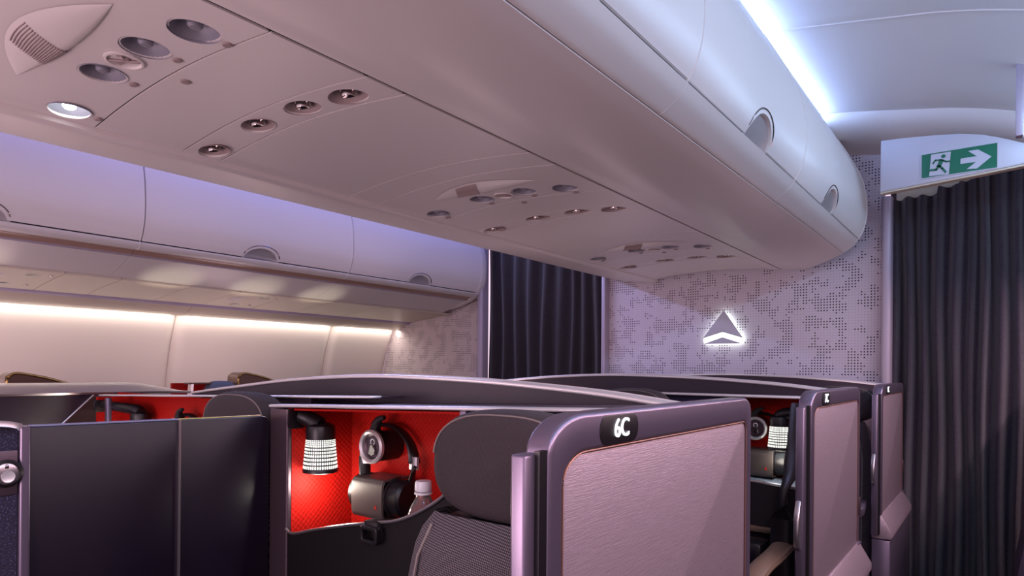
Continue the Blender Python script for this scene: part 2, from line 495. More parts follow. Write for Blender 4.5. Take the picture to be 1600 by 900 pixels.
# left sidewall: panels with a joint and rolled edges
wl = bpy.data.objects.new('wall_left', None); COL.objects.link(wl); wl['kind'] = 'structure'; wl.location = (-4.2, 1.3, E - 1.25); OFF[wl] = Vector((-4.2, 1.3, -1.25))
wp = catmull([(-4.06, 0.40), (-4.10, 0.30), (-4.165, 0.14), (-4.215, -0.05), (-4.26, -0.30), (-4.30, -0.6), (-4.28, -1.24)], 4)
for y0, y1 in ((-1.5, -0.437), (-0.433, 0.748), (0.752, 1.938), (1.942, 3.118), (3.122, 3.745)):
    bm = B()
    def f(u, v, y0=y0, y1=y1):
        k = u * (len(wp) - 1); i = min(int(k), len(wp) - 2); q = k - i
        x = wp[i][0] * (1 - q) + wp[i + 1][0] * q; z = wp[i][1] * (1 - q) + wp[i + 1][1] * q
        yy = y0 + (y1 - y0) * v
        e = min(yy - y0, y1 - yy)
        return (x - 0.035 * max(0, 1 - e / 0.075) ** 2, yy, z)
    bm = B()
    vs = sorted(set([k / 40 for k in range(41)]))
    gridsurf(bm, f, 24, 44, 0.0)
    obj('sidewall_panel', bm, 'wall', wl)
for y in (-0.435, 0.75, 1.94, 3.12):
    obj('joint_strip', sheet(B(), [(p[0] - 0.042, p[1]) for p in wp], y - 0.05, y + 0.05, -0.006), 'wall', wl)
# right-hand wall and bin (beside and behind the camera)
struct('wall_right', sheet(B(), [(1.55, 1.3), (1.5, 0.4), (1.62, -0.1), (1.7, -0.6), (1.66, -1.25)], -1.5, 3.98, 0.03), 'wall')
# ceilings
struct('ceiling_light_block', bx(-4.7, 1.9, -1.6, 4.05, 1.36, 1.38), 'dark_gap')  # unseen lid added above the ceilings to keep world light out
cp = catmull([(-0.71, 1.238), (-0.60, 1.224), (-0.45, 1.197), (-0.288, 1.166), (-0.15, 1.138), (0.04, 1.080), (0.2, 1.0), (0.34, 0.88)], 4)
ce = bpy.data.objects.new('ceiling', None); COL.objects.link(ce); ce['kind'] = 'structure'; ce.location = (-0.2, 1.2, E + 1.18); OFF[ce] = Vector((-0.2, 1.2, 1.18))
for y0, y1 in ((-1.5, -0.02), (-0.01, 1.205), (1.215, 2.435), (2.445, 3.38)):
    obj('ceiling_panel', bevel(sheet(B(), cp, y0, y1, 0.02), 0.004, 2, 60), 'plastic', ce)
struct('ceiling_left', sheet(B(), catmull([(-3.25, 1.19), (-3.0, 1.22), (-2.6, 1.25), (-2.3, 1.23), (-2.1, 1.20)], 4), -1.5, 3.86, 0.02), 'plastic')
# lowered soffit at the far end of the right aisle
def sof(u, v):
    i = u * (len(cp) - 1); k = min(int(i), len(cp) - 2); q = i - k
    x = cp[k][0] * (1 - q) + cp[k + 1][0] * q; z = cp[k][1] * (1 - q) + cp[k + 1][1] * q
    t = v
    x = max(x, -0.705 + 0.05 * min(1.0, 1.6 * t))
    y = 3.382 + 0.38 * (1 - math.cos(t * math.pi / 2))
    return (x, y, z + 0.006 - 0.085 * math.sin(t * math.pi / 2))
struct('ceiling_soffit', gridsurf(B(), sof, 24, 10, 0.02), 'plastic')
struct('trim_1', slab(rrect(-0.487, -0.442, 3.66, 3.752, 0.018), 'z', -1.25, 0.872), 'post')
struct('trim_2', bx(-2.082, -2.055, 3.69, 3.76, -1.25, 1.2, 0.004), 'post')
struct('trim_3', slab(rrect(-3.135, -3.078, 3.67, 3.76, 0.02), 'z', -1.25, 1.2), 'post')
struct('trim_4', bx(0.030, 0.052, 2.86, 2.90, 0.83, 1.12, 0.004), 'post')

# ================================================================== CENTRE BINS
AY0 = -1.2
def vault(x):
    t = (x + 1.345) / 0.375
    return 0.561 + 0.024 * max(0.0, 1 - t * t) ** 1.15
def yend(x):
    s = min(max((x + 0.98) / 0.34, 0), 1)
    return 3.742 - 0.205 * s * s * (3 - 2 * s) * 1.0 if x > -0.98 else 3.742
spine_prof = catmull([(-0.636, 0.5865), (-0.69, 0.566), (-0.76, 0.550), (-0.82, 0.544), (-0.87, 0.548), (-0.92, 0.556), (-0.970, 0.560), (-0.972, 0.575)], 5)
bin_lip = catmull([(-0.566, 0.6455), (-0.585, 0.622), (-0.612, 0.602), (-0.634, 0.590), (-0.640, 0.600)], 4)
door_prof = catmull([(-0.672, 1.176), (-0.647, 1.130), (-0.606, 1.055), (-0.556, 0.950), (-0.535, 0.86), (-0.530, 0.79), (-0.535, 0.73), (-0.549, 0.68), (-0.566, 0.650)], 5)

sp1 = obj('spine_panel', bevel(sheet(B(), spine_prof, AY0, 2.537, -0.015), 0.002, 1, 60), 'plastic')
tag(sp1, 'long moulded underside panel of the centre bin, from frame top to its seam', 'panel')
sp2 = obj('spine_panel', bevel(sheet(B(), spine_prof, 2.541, yend, -0.015, ny=10), 0.002, 1, 60), 'plastic')
tag(sp2, 'short rounded end panel under the centre bin next to the lit logo wall', 'panel')
# left rim of the centre bin
rim = obj('rim_panel', sheet(B(), catmull([(-1.724, 0.572), (-1.727, 0.561), (-1.80, 0.566), (-1.90, 0.580), (-2.0, 0.600), (-2.058, 0.617), (-2.072, 0.64), (-2.09, 0.72), (-2.09, 0.9), (-2.05, 1.08), (-1.98, 1.18)], 4), AY0, 3.742, 0.015), 'plastic')
tag(rim, 'long pale rim along the far left edge of the centre bin underside', 'panel')

def latch_cut(surf_x, yc, zb, wdt, hgt, x0, x1):
    pts = [(yc - wdt / 2, zb)] + [(yc - wdt / 2 * math.cos(math.pi * k / 16), zb + hgt * math.sin(math.pi * k / 16) ** 0.9) for k in range(1, 16)] + [(yc + wdt / 2, zb)]
    return pts
def bin_unit(y0, y1, label, prof, lip, lip_t, door_t, latch_y, side, group):
    """overhead bin: door with half-round latch dish, lower lip, inner box"""
    t = thing('overhead_bin', label, 'overhead bin', (prof[-1][0], (y0 + y1) / 2, prof[-1][1]), group)
    d = obj('door', bevel(sheet(B(), prof, y0 + 0.003, y1 - 0.003, door_t, ny=2), 0.003, 2, 60), 'bin', t)
    zb = prof[-1][1] - 0.004 if side > 0 else prof[-1][1] - 0.004
    wdt, hgt = 0.205, (0.098 if side > 0 else 0.078)
    xe = prof[-1][0]
    pts = latch_cut(None, latch_y, zb - 0.02, wdt, hgt, 0, 0)
    c = prism(B(), pts, 'x', xe - 0.06, xe + 0.06)
    cut(d, c)
    # dish behind the opening
    def dish(u, v):
        a = math.pi * u
        r = v
        y = latch_y - (wdt / 2 + 0.004) * math.cos(a) * r
        z = zb + 0.002 + (hgt - 0.008) * (math.sin(a) ** 0.9 if 0 < u < 1 else 0) * r
        # follow the door surface, sunk in the middle
        xs = None
        for p, q in zip(prof[:-1], prof[1:]):
            if min(p[1], q[1]) - 1e-6 <= z <= max(p[1], q[1]) + 1e-6:
                xs = p[0] + (q[0] - p[0]) * ((z - p[1]) / (q[1] - p[1]) if q[1] != p[1] else 0); break
        if xs is None: xs = xe
        return (xs - 0.005 - 0.016 * (1 - r ** 2.5), y, z)
    ds = obj('latch', gridsurf(B(), dish, 24, 8, 0.0), 'dish', t)
    rimp = []
    for k in range(25):
        p = Vector(dish(0.07 + 0.86 * k / 24, 0.985)); rimp.append((p.x + 0.0055, p.y, p.z))
    obj('latch_rim', tube(B(), rimp, 0.0028, 6), 'chrome', ds)
    obj('lower_lip', bevel(sheet(B(), lip, y0 + 0.001, y1 - 0.001, lip_t, ny=1), 0.0015, 1, 60), 'bin', t)
    return t
gb = 'bins of the centre row'
for (y0, y1, lab, ly) in ((-0.49, 0.44, 'centre overhead bin above the frame top, next to the camera', -0.03),
                      (0.44, 1.388, 'centre overhead bin cut by the frame top, first of three in view', 0.89),
                      (1.388, 2.318, 'middle bin of the centre row, half-round latch near its lower edge', 1.885),
                      (2.318, 3.53, 'last centre overhead bin with rounded end beside the exit sign', 2.81)):
    bin_unit(y0, y1, lab, door_prof, bin_lip, -0.014, -0.018, ly, 1, gb)
# body that closes the bin row
struct('trim_5', slab([(-0.975, 0.64), (-0.66, 0.64), (-0.60, 0.655), (-0.575, 0.70), (-0.565, 0.80), (-0.575, 0.90), (-0.65, 1.08), (-0.71, 1.175), (-1.95, 1.175), (-2.05, 0.95), (-2.05, 0.66), (-1.99, 0.64), (-1.73, 0.64)], 'y', AY0, 3.515), 'dark_gap')
struct('trim_6', slab([(-0.69, 0.62), (-0.60, 0.648), (-0.565, 0.70), (-0.552, 0.80), (-0.566, 0.92), (-0.65, 1.08), (-0.70, 1.17), (-0.95, 1.17), (-0.95, 0.62)], 'y', 3.516, 3.528), 'bin')
struct('trim_7', bx(-2.0, -0.96, 3.52, 3.742, 0.62, 1.17), 'bin')
# cove LED along the top of the bin
led = obj('cove_light_strip', bx(-0.712, -0.704, AY0, 3.36, 1.180, 1.226), 'led_blue')
tag(led, 'bright blue-white light strip between the centre bin top and the aisle ceiling', 'light strip')

struct('trim_11', bx(-0.9835, -0.9695, AY0, 3.735, 0.566, 0.572), 'dark_gap')
# ---------------------------------------------------------------- service panels under the centre bin
def vpanel(y0, y1, b=0.002):
    xs = [-1.722 + 0.739 * k / 30 for k in range(31)]
    g = 0.0024
    return sheet(B(), [(x, vault(x)) for x in xs], y0 + g, y1 - g, 0.012, ny=1)
def gasket(y, par):
    xs = [-1.720 + 0.738 * k / 24 for k in range(25)]
    obj('seam_gasket', sheet(B(), [(x, vault(x) + 0.003) for x in xs], y - 0.006, y + 0.006, 0.004), 'dark_gap', par)
def ell(cx, cy, rx, ry, z0, z1, n=28):
    bm = B()
    return prism(bm, [(cx + rx * math.cos(2 * math.pi * k / n), cy + ry * math.sin(2 * math.pi * k / n)) for k in range(n)], 'z', z0, z1)
def joincut(lst):
    bm = B()
    for b in lst:
        me = bpy.data.meshes.new('x'); b.to_mesh(me); b.free(); bm.from_mesh(me); bpy.data.meshes.remove(me)
    return bm
LX = ((-1.101, 0.546), (-1.253, 0.531), (-1.435, 0.528), (-1.657, 0.543))
PITCH = 1.175
def reading_light(t, x, y, lit=False, zf=vault, r=0.041, name='reading_light', nrm=None):
    z = zf(x)
    bm = B()
    lathe(bm, [(r + 0.003, -0.0012), (r + 0.0025, 0.0025), (r - 0.001, 0.002), (r * 0.93, 0.010), (r * 0.78, 0.022), (r * 0.5, 0.031), (r * 0.2, 0.035), (0.001, 0.0355)], (x, y, z), (0, 0, 1), 30, caps=False)
    o = obj('reading_light', bm, 'bowl', t, fix=False)
    bm = lathe(B(), [(0.001, 0.003), (r * 0.22, 0.004), (r * 0.32, 0.008), (r * 0.32, 0.030)], (x, y, z), (0, 0, 1), 20)
    obj('lens', bm, 'bulb' if lit else 'bowl', o)
    return o
def light_panel(k, label, lit):
    dy = PITCH * k
    t = thing('service_panel', label, 'ceiling panel', (-1.345, 0.456 + dy, 0.56), 'service panels with reading lights under the centre bin')
    p = obj('panel', vpanel(0.30 + dy, 0.613 + dy), 'plastic', t)
    cut(p, joincut([ell(x, y + dy, 0.040, 0.040, 0.5, 0.7) for x, y in LX]))
    for i, (x, y) in enumerate(LX):
        reading_light(t, x, y + dy, lit and i == 3)
        sx, sy = x + 0.0, y + dy + 0.057
        obj('sensor_cover', lathe(B(), [(0.0085, 0.002), (0.0085, -0.0015), (0.007, -0.0035), (0.003, -0.004)], (sx, sy, vault(sx)), (0, 0, 1), 16, sx=1.25), 'grille', t)
    # speaker blister
    def bl(u, v):
        s = 2 * u - 1; q = 2 * v - 1
        hw = (0.068 if q < 0 else 0.026) * (1 - abs(s) ** 1.9)
        x = -1.345 + 0.215 * s; y = 0.425 + dy + hw * q + 0.004 * s
        return (x, y, vault(x) - 0.0012 - 0.012 * (1 - s * s) * (1 - abs(q) ** 2.6))
    bo = obj('speaker_blister', gridsurf(B(), bl, 30, 12), 'plastic', t)
    bm = B()
    for j in range(18):
        yy = -0.060 + 0.082 * j / 17
        v = ((yy / 0.068 if yy < 0 else yy / 0.026) + 1) / 2
        pa = [Vector(bl(0.345 - 0.117 * j / 17 + 0.21 * q / 6, v)) + Vector((0, 0, -0.001)) for q in range(7)]
        tube(bm, pa, 0.0013, 5)
    g = obj('grille_bars', bm, 'grille', bo); g['kind'] = 'stuff'
    # moulded no-smoking emblem
    cx, cy = -1.339, 0.529 + dy
    bm = lathe(B(), [(0.030, 0.002), (0.034, -0.001), (0.034, -0.004), (0.030, -0.005), (0.028, -0.002), (0.028, 0.002)], (cx, cy, vault(cx)), (0, 0, 1), 30, caps=False)
    em = obj('no_smoking_emblem', bm, 'plastic', t)
    bm = B()
    z = vault(cx)
    tube(bm, [(cx - 0.019, cy - 0.02, z - 0.003), (cx + 0.019, cy + 0.02, z - 0.003)], 0.003, 6)
    box(bm, cx - 0.02, cx + 0.014, cy - 0.005, cy + 0.003, z - 0.004, z + 0.001)
    tube(bm, [(cx + 0.012, cy - 0.006, z - 0.003), (cx + 0.018, cy - 0.012, z - 0.003), (cx + 0.012, cy - 0.018, z - 0.003)], 0.002, 6)
    obj('symbol', bm, 'grille', em)
    return t
def filler(y0, y1, label):
    o = obj('filler_panel', vpanel(y0, y1), 'plastic')
    tag(o, label, 'ceiling panel', 'plain filler panels under the centre bin')
    gasket(y0, o)
    if y1 < 3.7: gasket(y1, o)
    return o
def vent_panel(k, label):
    dy = PITCH * k
    t = thing('air_vent_panel', label, 'ceiling panel', (-1.345, 0.868 + dy, 0.56), 'air vent panels under the centre bin')
    p = obj('panel', vpanel(0.817 + dy, 0.918 + dy), 'plastic', t)
    pos = [(-1.103, 0.873), (-1.254, 0.866), (-1.437, 0.866), (-1.655, 0.873)]
    cut(p, joincut([ell(x, y + dy, 0.050, 0.034, 0.5, 0.7) for x, y in pos]))
    for x, y in pos:
        z = vault(x)
        bm = lathe(B(), [(0.054, -0.0008), (0.0535, 0.001), (0.046, 0.006), (0.038, 0.016), (0.026, 0.028), (0.001, 0.032)], (x, y + dy, z), (0, 0, 1), 26, sx=1.0, sy=0.66, caps=False)
        v = obj('air_vent', bm, 'grille', t, fix=False)
        bm = lathe(B(), [(0.005, 0.004), (0.0145, 0.000), (0.0155, 0.004), (0.015, 0.010), (0.019, 0.016), (0.020, 0.022), (0.012, 0.03)], (x - 0.002, y + dy, z), (0.0, -0.25, 1), 18)
        for sgn in (-1, 1):
            tube(bm, [(x + sgn * 0.012, y + dy, z + 0.010), (x + sgn * 0.03, y + dy + 0.004, z + 0.017)], 0.0025, 6)
        obj('nozzle', bm, 'chrome', v)
    return t
light_panel(0, 'service panel with four round lights, its outermost one lit bright', True)
light_panel(1, 'service panel with speaker, second row of four unlit reading lights', False)
light_panel(2, 'service panel with four small unlit lights closest to the logo wall', False)
vent_panel(0, 'large air vent strip with four nozzles nearest the lit reading light', )
vent_panel(1, 'second strip of four air nozzles along the bin underside')
vent_panel(2, 'strip of four tiny air nozzles nearest the back wall')
filler(-0.255, 0.178, 'plain ceiling panel at the upper left frame corner')
filler(0.182, 0.30, 'narrow plain strip before the first speaker panel')
labs = (('plain panel with small sensor dot between lit service panel and first nozzles', 'wide plain panel after the first air nozzle strip', 'narrow plain strip before the second speaker panel'),
        ('plain panel between second speaker panel and second air nozzles', 'wide plain panel after the second air nozzle strip', 'narrow plain strip before the third speaker panel'),
        ('plain panel between the farthest speaker panel and farthest nozzles', 'plain panel touching the logo wall at the bin end', None))
for k in range(3):
    d = PITCH * k
    o = filler(0.613 + d, 0.817 + d, labs[k][0])
    obj('sensor_dot', lathe(B(), [(0.011, 0.002), (0.011, -0.001), (0.009, -0.003), (0.003, -0.0035)], (-1.338, 0.645 + d, vault(-1.338)), (0, 0, 1), 16), 'grille', o)
    filler(0.918 + d, min(1.355 + d, 3.738), labs[k][1])
    if labs[k][2]: filler(1.355 + d, 1.475 + d, labs[k][2])
spot('reading_lamp', (-1.657, 0.543, 0.545), (-1.66, 0.56, -0.6), 3.0, (0.95, 1.0, 1.0), 70, 0.8, 0.02)

# ================================================================== LEFT SIDE BINS
sdoor = catmull([(-3.29, 1.20), (-3.19, 1.10), (-3.115, 0.98), (-3.075, 0.86), (-3.062, 0.75), (-3.066, 0.66), (-3.085, 0.60), (-3.105, 0.565)], 5)
slip = catmull([(-3.100, 0.556), (-3.112, 0.542), (-3.135, 0.532), (-3.152, 0.531)], 5)
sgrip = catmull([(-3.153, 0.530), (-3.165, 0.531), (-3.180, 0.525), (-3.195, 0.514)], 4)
sbead = catmull([(-3.195, 0.516), (-3.200, 0.509), (-3.210, 0.507), (-3.216, 0.511)], 4)
sval = catmull([(-3.216, 0.511), (-3.27, 0.490), (-3.34, 0.464), (-3.44, 0.434), (-3.46, 0.44)], 4)
spsu = lambda x: 0.4335 + (x + 3.45) * (0.4335 - 0.388) / 0.43
gs = 'bins of the left side row'
for (y0, y1, lab, ly) in ((-0.90, 0.13, 'side overhead bin at the far left edge of the frame', -0.385),
                          (0.13, 1.302, 'side bin with half-cut latch at the left frame edge', 0.715),
                          (1.302, 2.467, 'middle side bin with half-round latch, between two dark door seams', 1.895),
                          (2.467, 3.64, 'last side bin with rounded end next to the left curtain', 3.05)):
    t = bin_unit(y0, y1, lab, sdoor, slip, -0.012, -0.018, ly, -1, gs)
    obj('grip_reflection', sheet(B(), sgrip, y0 + 0.001, y1 - 0.001, -0.010), 'grip_reflect', t)
    obj('edge_bead', sheet(B(), sbead, y0 + 0.001, y1 - 0.001, -0.010), 'post', t)
    obj('valance', bevel(sheet(B(), sval, y0 + 0.001, y1 - 0.001, -0.012), 0.0015, 1, 60), 'bin', t)
# end cap
ecp = [(p[0] + 0.004, p[1]) for p in sdoor] + [(-3.14, 0.532), (-3.21, 0.505), (-3.30, 0.475), (-3.44, 0.452), (-3.62, 0.45), (-4.1, 0.45), (-4.1, 1.2)]
ec = obj('bin_end_panel', slab(ecp, 'y', 3.643, 3.70, 0.006, 3), 'bin')
tag(ec, 'curved pale end panel closing the side bin row next to the curtain', 'panel')
struct('trim_8', slab([(-3.31, 1.20), (-3.12, 0.95), (-3.09, 0.80), (-3.10, 0.62), (-3.14, 0.56), (-3.24, 0.53), (-3.46, 0.455), (-3.95, 0.42), (-4.3, 0.42), (-4.3, 1.2)], 'y', -1.0, 3.642), 'dark_gap')
# side service channel
def spanel(y0, y1):
    return sheet(B(), [(-3.452, spsu(-3.452)), (-3.6, spsu(-3.6) + 0.004), (-3.75, spsu(-3.75) + 0.004), (-3.878, spsu(-3.878))], y0 + 0.0022, y1 - 0.0022, 0.010)
def side_light_panel(k, label):
    d = 1.17 * k
    t = thing('side_service_panel', label, 'ceiling panel', (-3.66, 2.15 + d, 0.39), 'service panels under the left side bins')
    p = obj('panel', spanel(1.98 + d, 2.29 + d), 'cove', t)
    zf = lambda x: spsu(x) + 0.002
    pos = [(-3.56, 2.20), (-3.80, 2.145)]
    cut(p, joincut([ell(x, y + d, 0.031, 0.031, 0.3, 0.6) for x, y in pos]))
    for x, y in pos:
        o = reading_light(t, x, y + d, False, zf, r=0.032)
        o.children[0].data.materials[0] = M['dim_lens']
    for x, y in ((-3.54, 2.262), (-3.79, 2.235)):
        bm = lathe(B(), [(0.034, -0.0015), (0.030, 0.001), (0.022, -0.003), (0.006, -0.004)], (x, y + d, zf(x)), (0, 0, 1), 20, sy=0.7)
        v = obj('air_vent', bm, 'bronze_dark', t)
        obj('nozzle', lathe(B(), [(0.004, -0.012), (0.010, -0.012), (0.011, -0.005), (0.013, 0.0)], (x, y + d, zf(x)), (0, 0, 1), 14), 'chrome', v)
    obj('emblem_disc', lathe(B(), [(0.026, 0.001), (0.026, -0.003), (0.022, -0.002), (0.004, -0.002)], (-3.655, 2.172 + d, zf(-3.655)), (0, 0, 1), 22), 'bronze_dark', t)
    def bl(u, v):
        s = 2 * u - 1; q = 2 * v - 1
        x = -3.655 + 0.16 * s; y = 2.07 + d + 0.055 * (1 - abs(s) ** 1.9) * q
        return (x, y, zf(x) - 0.001 - 0.014 * (1 - s * s) * (1 - abs(q) ** 2.6))
    obj('speaker_blister', gridsurf(B(), bl, 22, 10), 'plastic', t)
    return t
side_light_panel(0, 'side panel with pale speaker blister and two glowing round lights')
side_light_panel(-1, 'side panel with dark air vents at the left frame edge')
for (y0, y1, lab) in ((1.12, 1.36, 'plain side panel after the leftmost dark vents'), (1.36, 1.70, 'plain warm side panel above the left sidewall seam'),
                      (1.70, 1.98, 'plain side panel just before the side speaker blister'), (2.29, 2.62, 'plain side panel just beyond the side speaker blister'),
                      (2.62, 3.02, 'plain side panel under the last side bin, second from the end'), (3.02, 3.74, 'plain end side panel touching the left back wall'), (0.3, 0.81, 'plain side panel at the extreme left edge')):
    tag(obj('side_filler_panel', spanel(y0, y1), 'cove'), lab, 'ceiling panel', 'plain panels under the left side bins')
tag(obj('rail', bevel(sheet(B(), [(-3.878, 0.392), (-3.885, 0.380), (-3.93, 0.366), (-3.955, 0.366)], -1.0, 3.74, -0.012), 0.003, 2, 60), 'rail'), 'long mauve rail between the side panels and the sidewall cove', 'rail')
for (y0, y1, lab) in ((-1.0, 0.785, 'sidewall cove panel at the left frame edge above the window wall'), (0.789, 1.953, 'sidewall cove panel left of the first cove seam'), (1.957, 3.13, 'middle sidewall cove panel between the two wall seams'), (3.134, 3.74, 'short cove panel at the corner with the left back wall')):
    o = obj('cove_panel', bevel(sheet(B(), catmull([(-3.955, 0.366), (-3.99, 0.345), (-4.05, 0.325), (-4.125, 0.318)], 4), y0, y1, -0.010), 0.001, 1, 60), 'cove')
    tag(o, lab, 'panel', 'cove panels over the left sidewall')
tag(obj('wash_light_strip', bx(-4.10, -4.085, -1.0, 3.7, 0.327, 0.333), 'led_warm'), 'warm light strip hidden in the cove above the left sidewall', 'light strip')

# ================================================================== RIGHT BIN (beside the camera)
rb = thing('overhead_bin', 'white overhead bin over the right seats, beside the camera', 'overhead bin', (0.6, 1.2, 0.45))
obj('door', sheet(B(), catmull([(0.36, 0.86), (0.30, 0.74), (0.29, 0.60), (0.34, 0.50), (0.5, 0.45), (0.9, 0.42), (1.5, 0.40)], 4), -1.4, 2.82, 0.02), 'bin', rb)

# ================================================================== CURTAINS, EXIT SIGN, LOGO
def curtain(name, label, x0, x1, yb, z0, ztop, npl, amp, m, seed):
    rnd = random.Random(seed)
    ph = [rnd.uniform(0.75, 1.25) for _ in range(npl + 2)]
    cum = [0]
    for p in ph: cum.append(cum[-1] + p)
    tot = cum[npl]
    am = [rnd.uniform(0.6, 1.2) for _ in range(npl + 2)]
    def f(u, v):
        s = u * tot
        k = 0
        while k < npl - 1 and cum[k + 1] < s: k += 1
        q = (s - cum[k]) / ph[k]
        zt = ztop(u)
        z = z0 + (zt - z0) * v
        wob = 0.006 * math.sin(9 * u + 3.1 * z) + 0.004 * math.sin(23 * u - 5 * z)
        y = yb - amp * am[k] * (0.5 - 0.5 * math.cos(2 * math.pi * q)) + wob
        return (x0 + (x1 - x0) * u + 0.006 * math.sin(4 * z + k), y, z)
    o = obj(name, gridsurf(B(), f, npl * 12, 24, 0.004), m, ang=60)
    tag(o, label, 'curtain')
    return o
def rtop(u):
    x = -0.452 + 0.86 * u
    st = ((-0.36, 0.838), (-0.25, 0.843), (-0.17, 0.872), (-0.11, 0.888), (-0.05, 0.905), (0.02, 0.925), (9, 0.94))
    for lim, z in st:
        if x < lim: return z * 1.034
curtain('curtain', 'dark purple pleated curtain under the exit sign, right of the logo wall', -0.468, 0.42, 3.785, -1.245, rtop, 14, 0.058, 'curtain', 3)
curtain('curtain', 'dark brown pleated curtain in the left aisle, left of the logo wall', -3.105, -2.075, 3.79, -1.245, lambda u: 1.05, 9, 0.045, 'curtain_dark', 5)

ex = thing('exit_sign', 'white exit sign board with green running figure and arrow', 'sign', (-0.15, 3.3, 0.81))
brd = [(-0.443, 0.808), (-0.062, 0.832), (0.10, 0.845), (0.16, 0.86), (0.16, 0.89), (0.062, 0.925), (-0.02, 0.965), (-0.08, 0.99), (-0.15, 1.008), (-0.25, 1.022), (-0.35, 1.032), (-0.442, 1.038)]
obj('board', slab(brd, 'y', 3.30, 3.33, 0.003), 'sign_white', ex)
obj('board_edge', slab([(-0.443, 0.800), (-0.062, 0.824), (0.10, 0.837), (0.10, 0.8455), (-0.062, 0.8325), (-0.443, 0.8085)], 'y', 3.305, 3.345), 'cream', ex)
GX0, GX1, GZ0, GZ1 = -0.286, -0.024, 0.841, 0.942
obj('green_field', bx(GX0, GX1, 3.2965, 3.3005, GZ0, GZ1), 'sign_green', ex)
def sg(x, y):
    top = 572 - 0.168 * (x - 965)
    return (GX0 + (x - 962) / 471 * (GX1 - GX0), GZ1 - (y - top) / 147 * (GZ1 - GZ0))
fr = B()
o_ = [(GX0 - .003, GZ0 - .003), (GX1 + .003, GZ0 - .003), (GX1 + .003, GZ1 + .003), (GX0 - .003, GZ1 + .003)]
ring(fr, o_, [(GX0, GZ0), (GX1, GZ0), (GX1, GZ1), (GX0, GZ1)], 'y', 3.2955, 3.3)
obj('white_border', fr, 'sign_white', ex)
obj('doorway_symbol', slab([sg(1024, 570), sg(1150, 549), sg(1138, 688), sg(1012, 704)], 'y', 3.2945, 3.297), 'sign_white', ex)
bm = B()
lathe(bm, [(0.0078, 0), (0.0078, 0.003)], (*[sg(1103, 579)[0]], 3.2915, sg(1103, 579)[1]), (0, 1, 0), 18)
def limb(pts, wd):
    pa = [Vector((sg(*p)[0], 3.2932, sg(*p)[1])) for p in pts]
    for a, b in zip(pa[:-1], pa[1:]):
        d = (b - a).normalized(); n = Vector((-d.z, 0, d.x)) * wd
        e = d * wd * 0.6
        q = [a - n - e, a + n - e, b + n + e, b - n + e]
        prism(bm, [(p.x, p.z) for p in q], 'y', 3.2918, 3.2946)
limb([(1092, 605), (1075, 640)], 0.0075)
limb([(1095, 602), (1122, 612), (1150, 607)], 0.0030)
limb([(1085, 603), (1052, 605), (1037, 626)], 0.0030)
limb([(1078, 640), (1098, 655), (1118, 676)], 0.0042)
limb([(1072, 642), (1058, 664), (1004, 670)], 0.0042)
obj('running_figure', bm, 'sign_green', ex)
arrow = [sg(1211, 592), sg(1311, 575), sg(1258, 545), sg(1318, 535), sg(1399, 576), sg(1312, 650), sg(1250, 655), sg(1307, 610), sg(1211, 624)]
obj('arrow_symbol', slab(arrow, 'y', 3.2945, 3.297), 'sign_white', ex)
hd = obj('curtain_header', slab([(-0.44, 0.70), (0.40, 0.72), (0.40, 0.97), (-0.06, 0.99), (-0.44, 1.03)], 'y', 3.825, 3.85), 'cream')
tag(hd, 'cream header board behind the top of the right curtain', 'header')

lg = thing('logo_sign', 'backlit two-piece triangle logo glowing on the perforated wall', 'sign', (-1.295, 3.73, 0.155))
T1 = [(-1.289, 0.353), (-1.178, 0.187), (-1.295, 0.224), (-1.412, 0.190)]
T2 = [(-1.295, 0.196), (-1.182, 0.158), (-1.410, 0.158)]
obj('upper_triangle', slab(T1, 'y', 3.712, 3.722, 0.0015), 'sign_white', lg)
obj('lower_triangle', slab(T2, 'y', 3.712, 3.722, 0.0015), 'sign_white', lg)
def grow(pts, d):
    n = len(pts); out = []
    area2 = sum(pts[i][0] * pts[(i + 1) % n][1] - pts[(i + 1) % n][0] * pts[i][1] for i in range(n)); sgn = 1 if area2 > 0 else -1
    for i in range(n):
        a, b, c = Vector(pts[i - 1]), Vector(pts[i]), Vector(pts[(i + 1) % n])
        n1 = Vector(((b - a).y, -(b - a).x)).normalized() * sgn; n2 = Vector(((c - b).y, -(c - b).x)).normalized() * sgn
        m = (n1 + n2); m /= max(m.length_squared / 2, 0.35); out.append(tuple(b + m * d))
    return out
obj('backlight', slab(grow([(-1.289, 0.353), (-1.178, 0.187), (-1.182, 0.158), (-1.410, 0.158), (-1.412, 0.190)], -0.002), 'y', 3.727, 3.732), 'halo', lg)

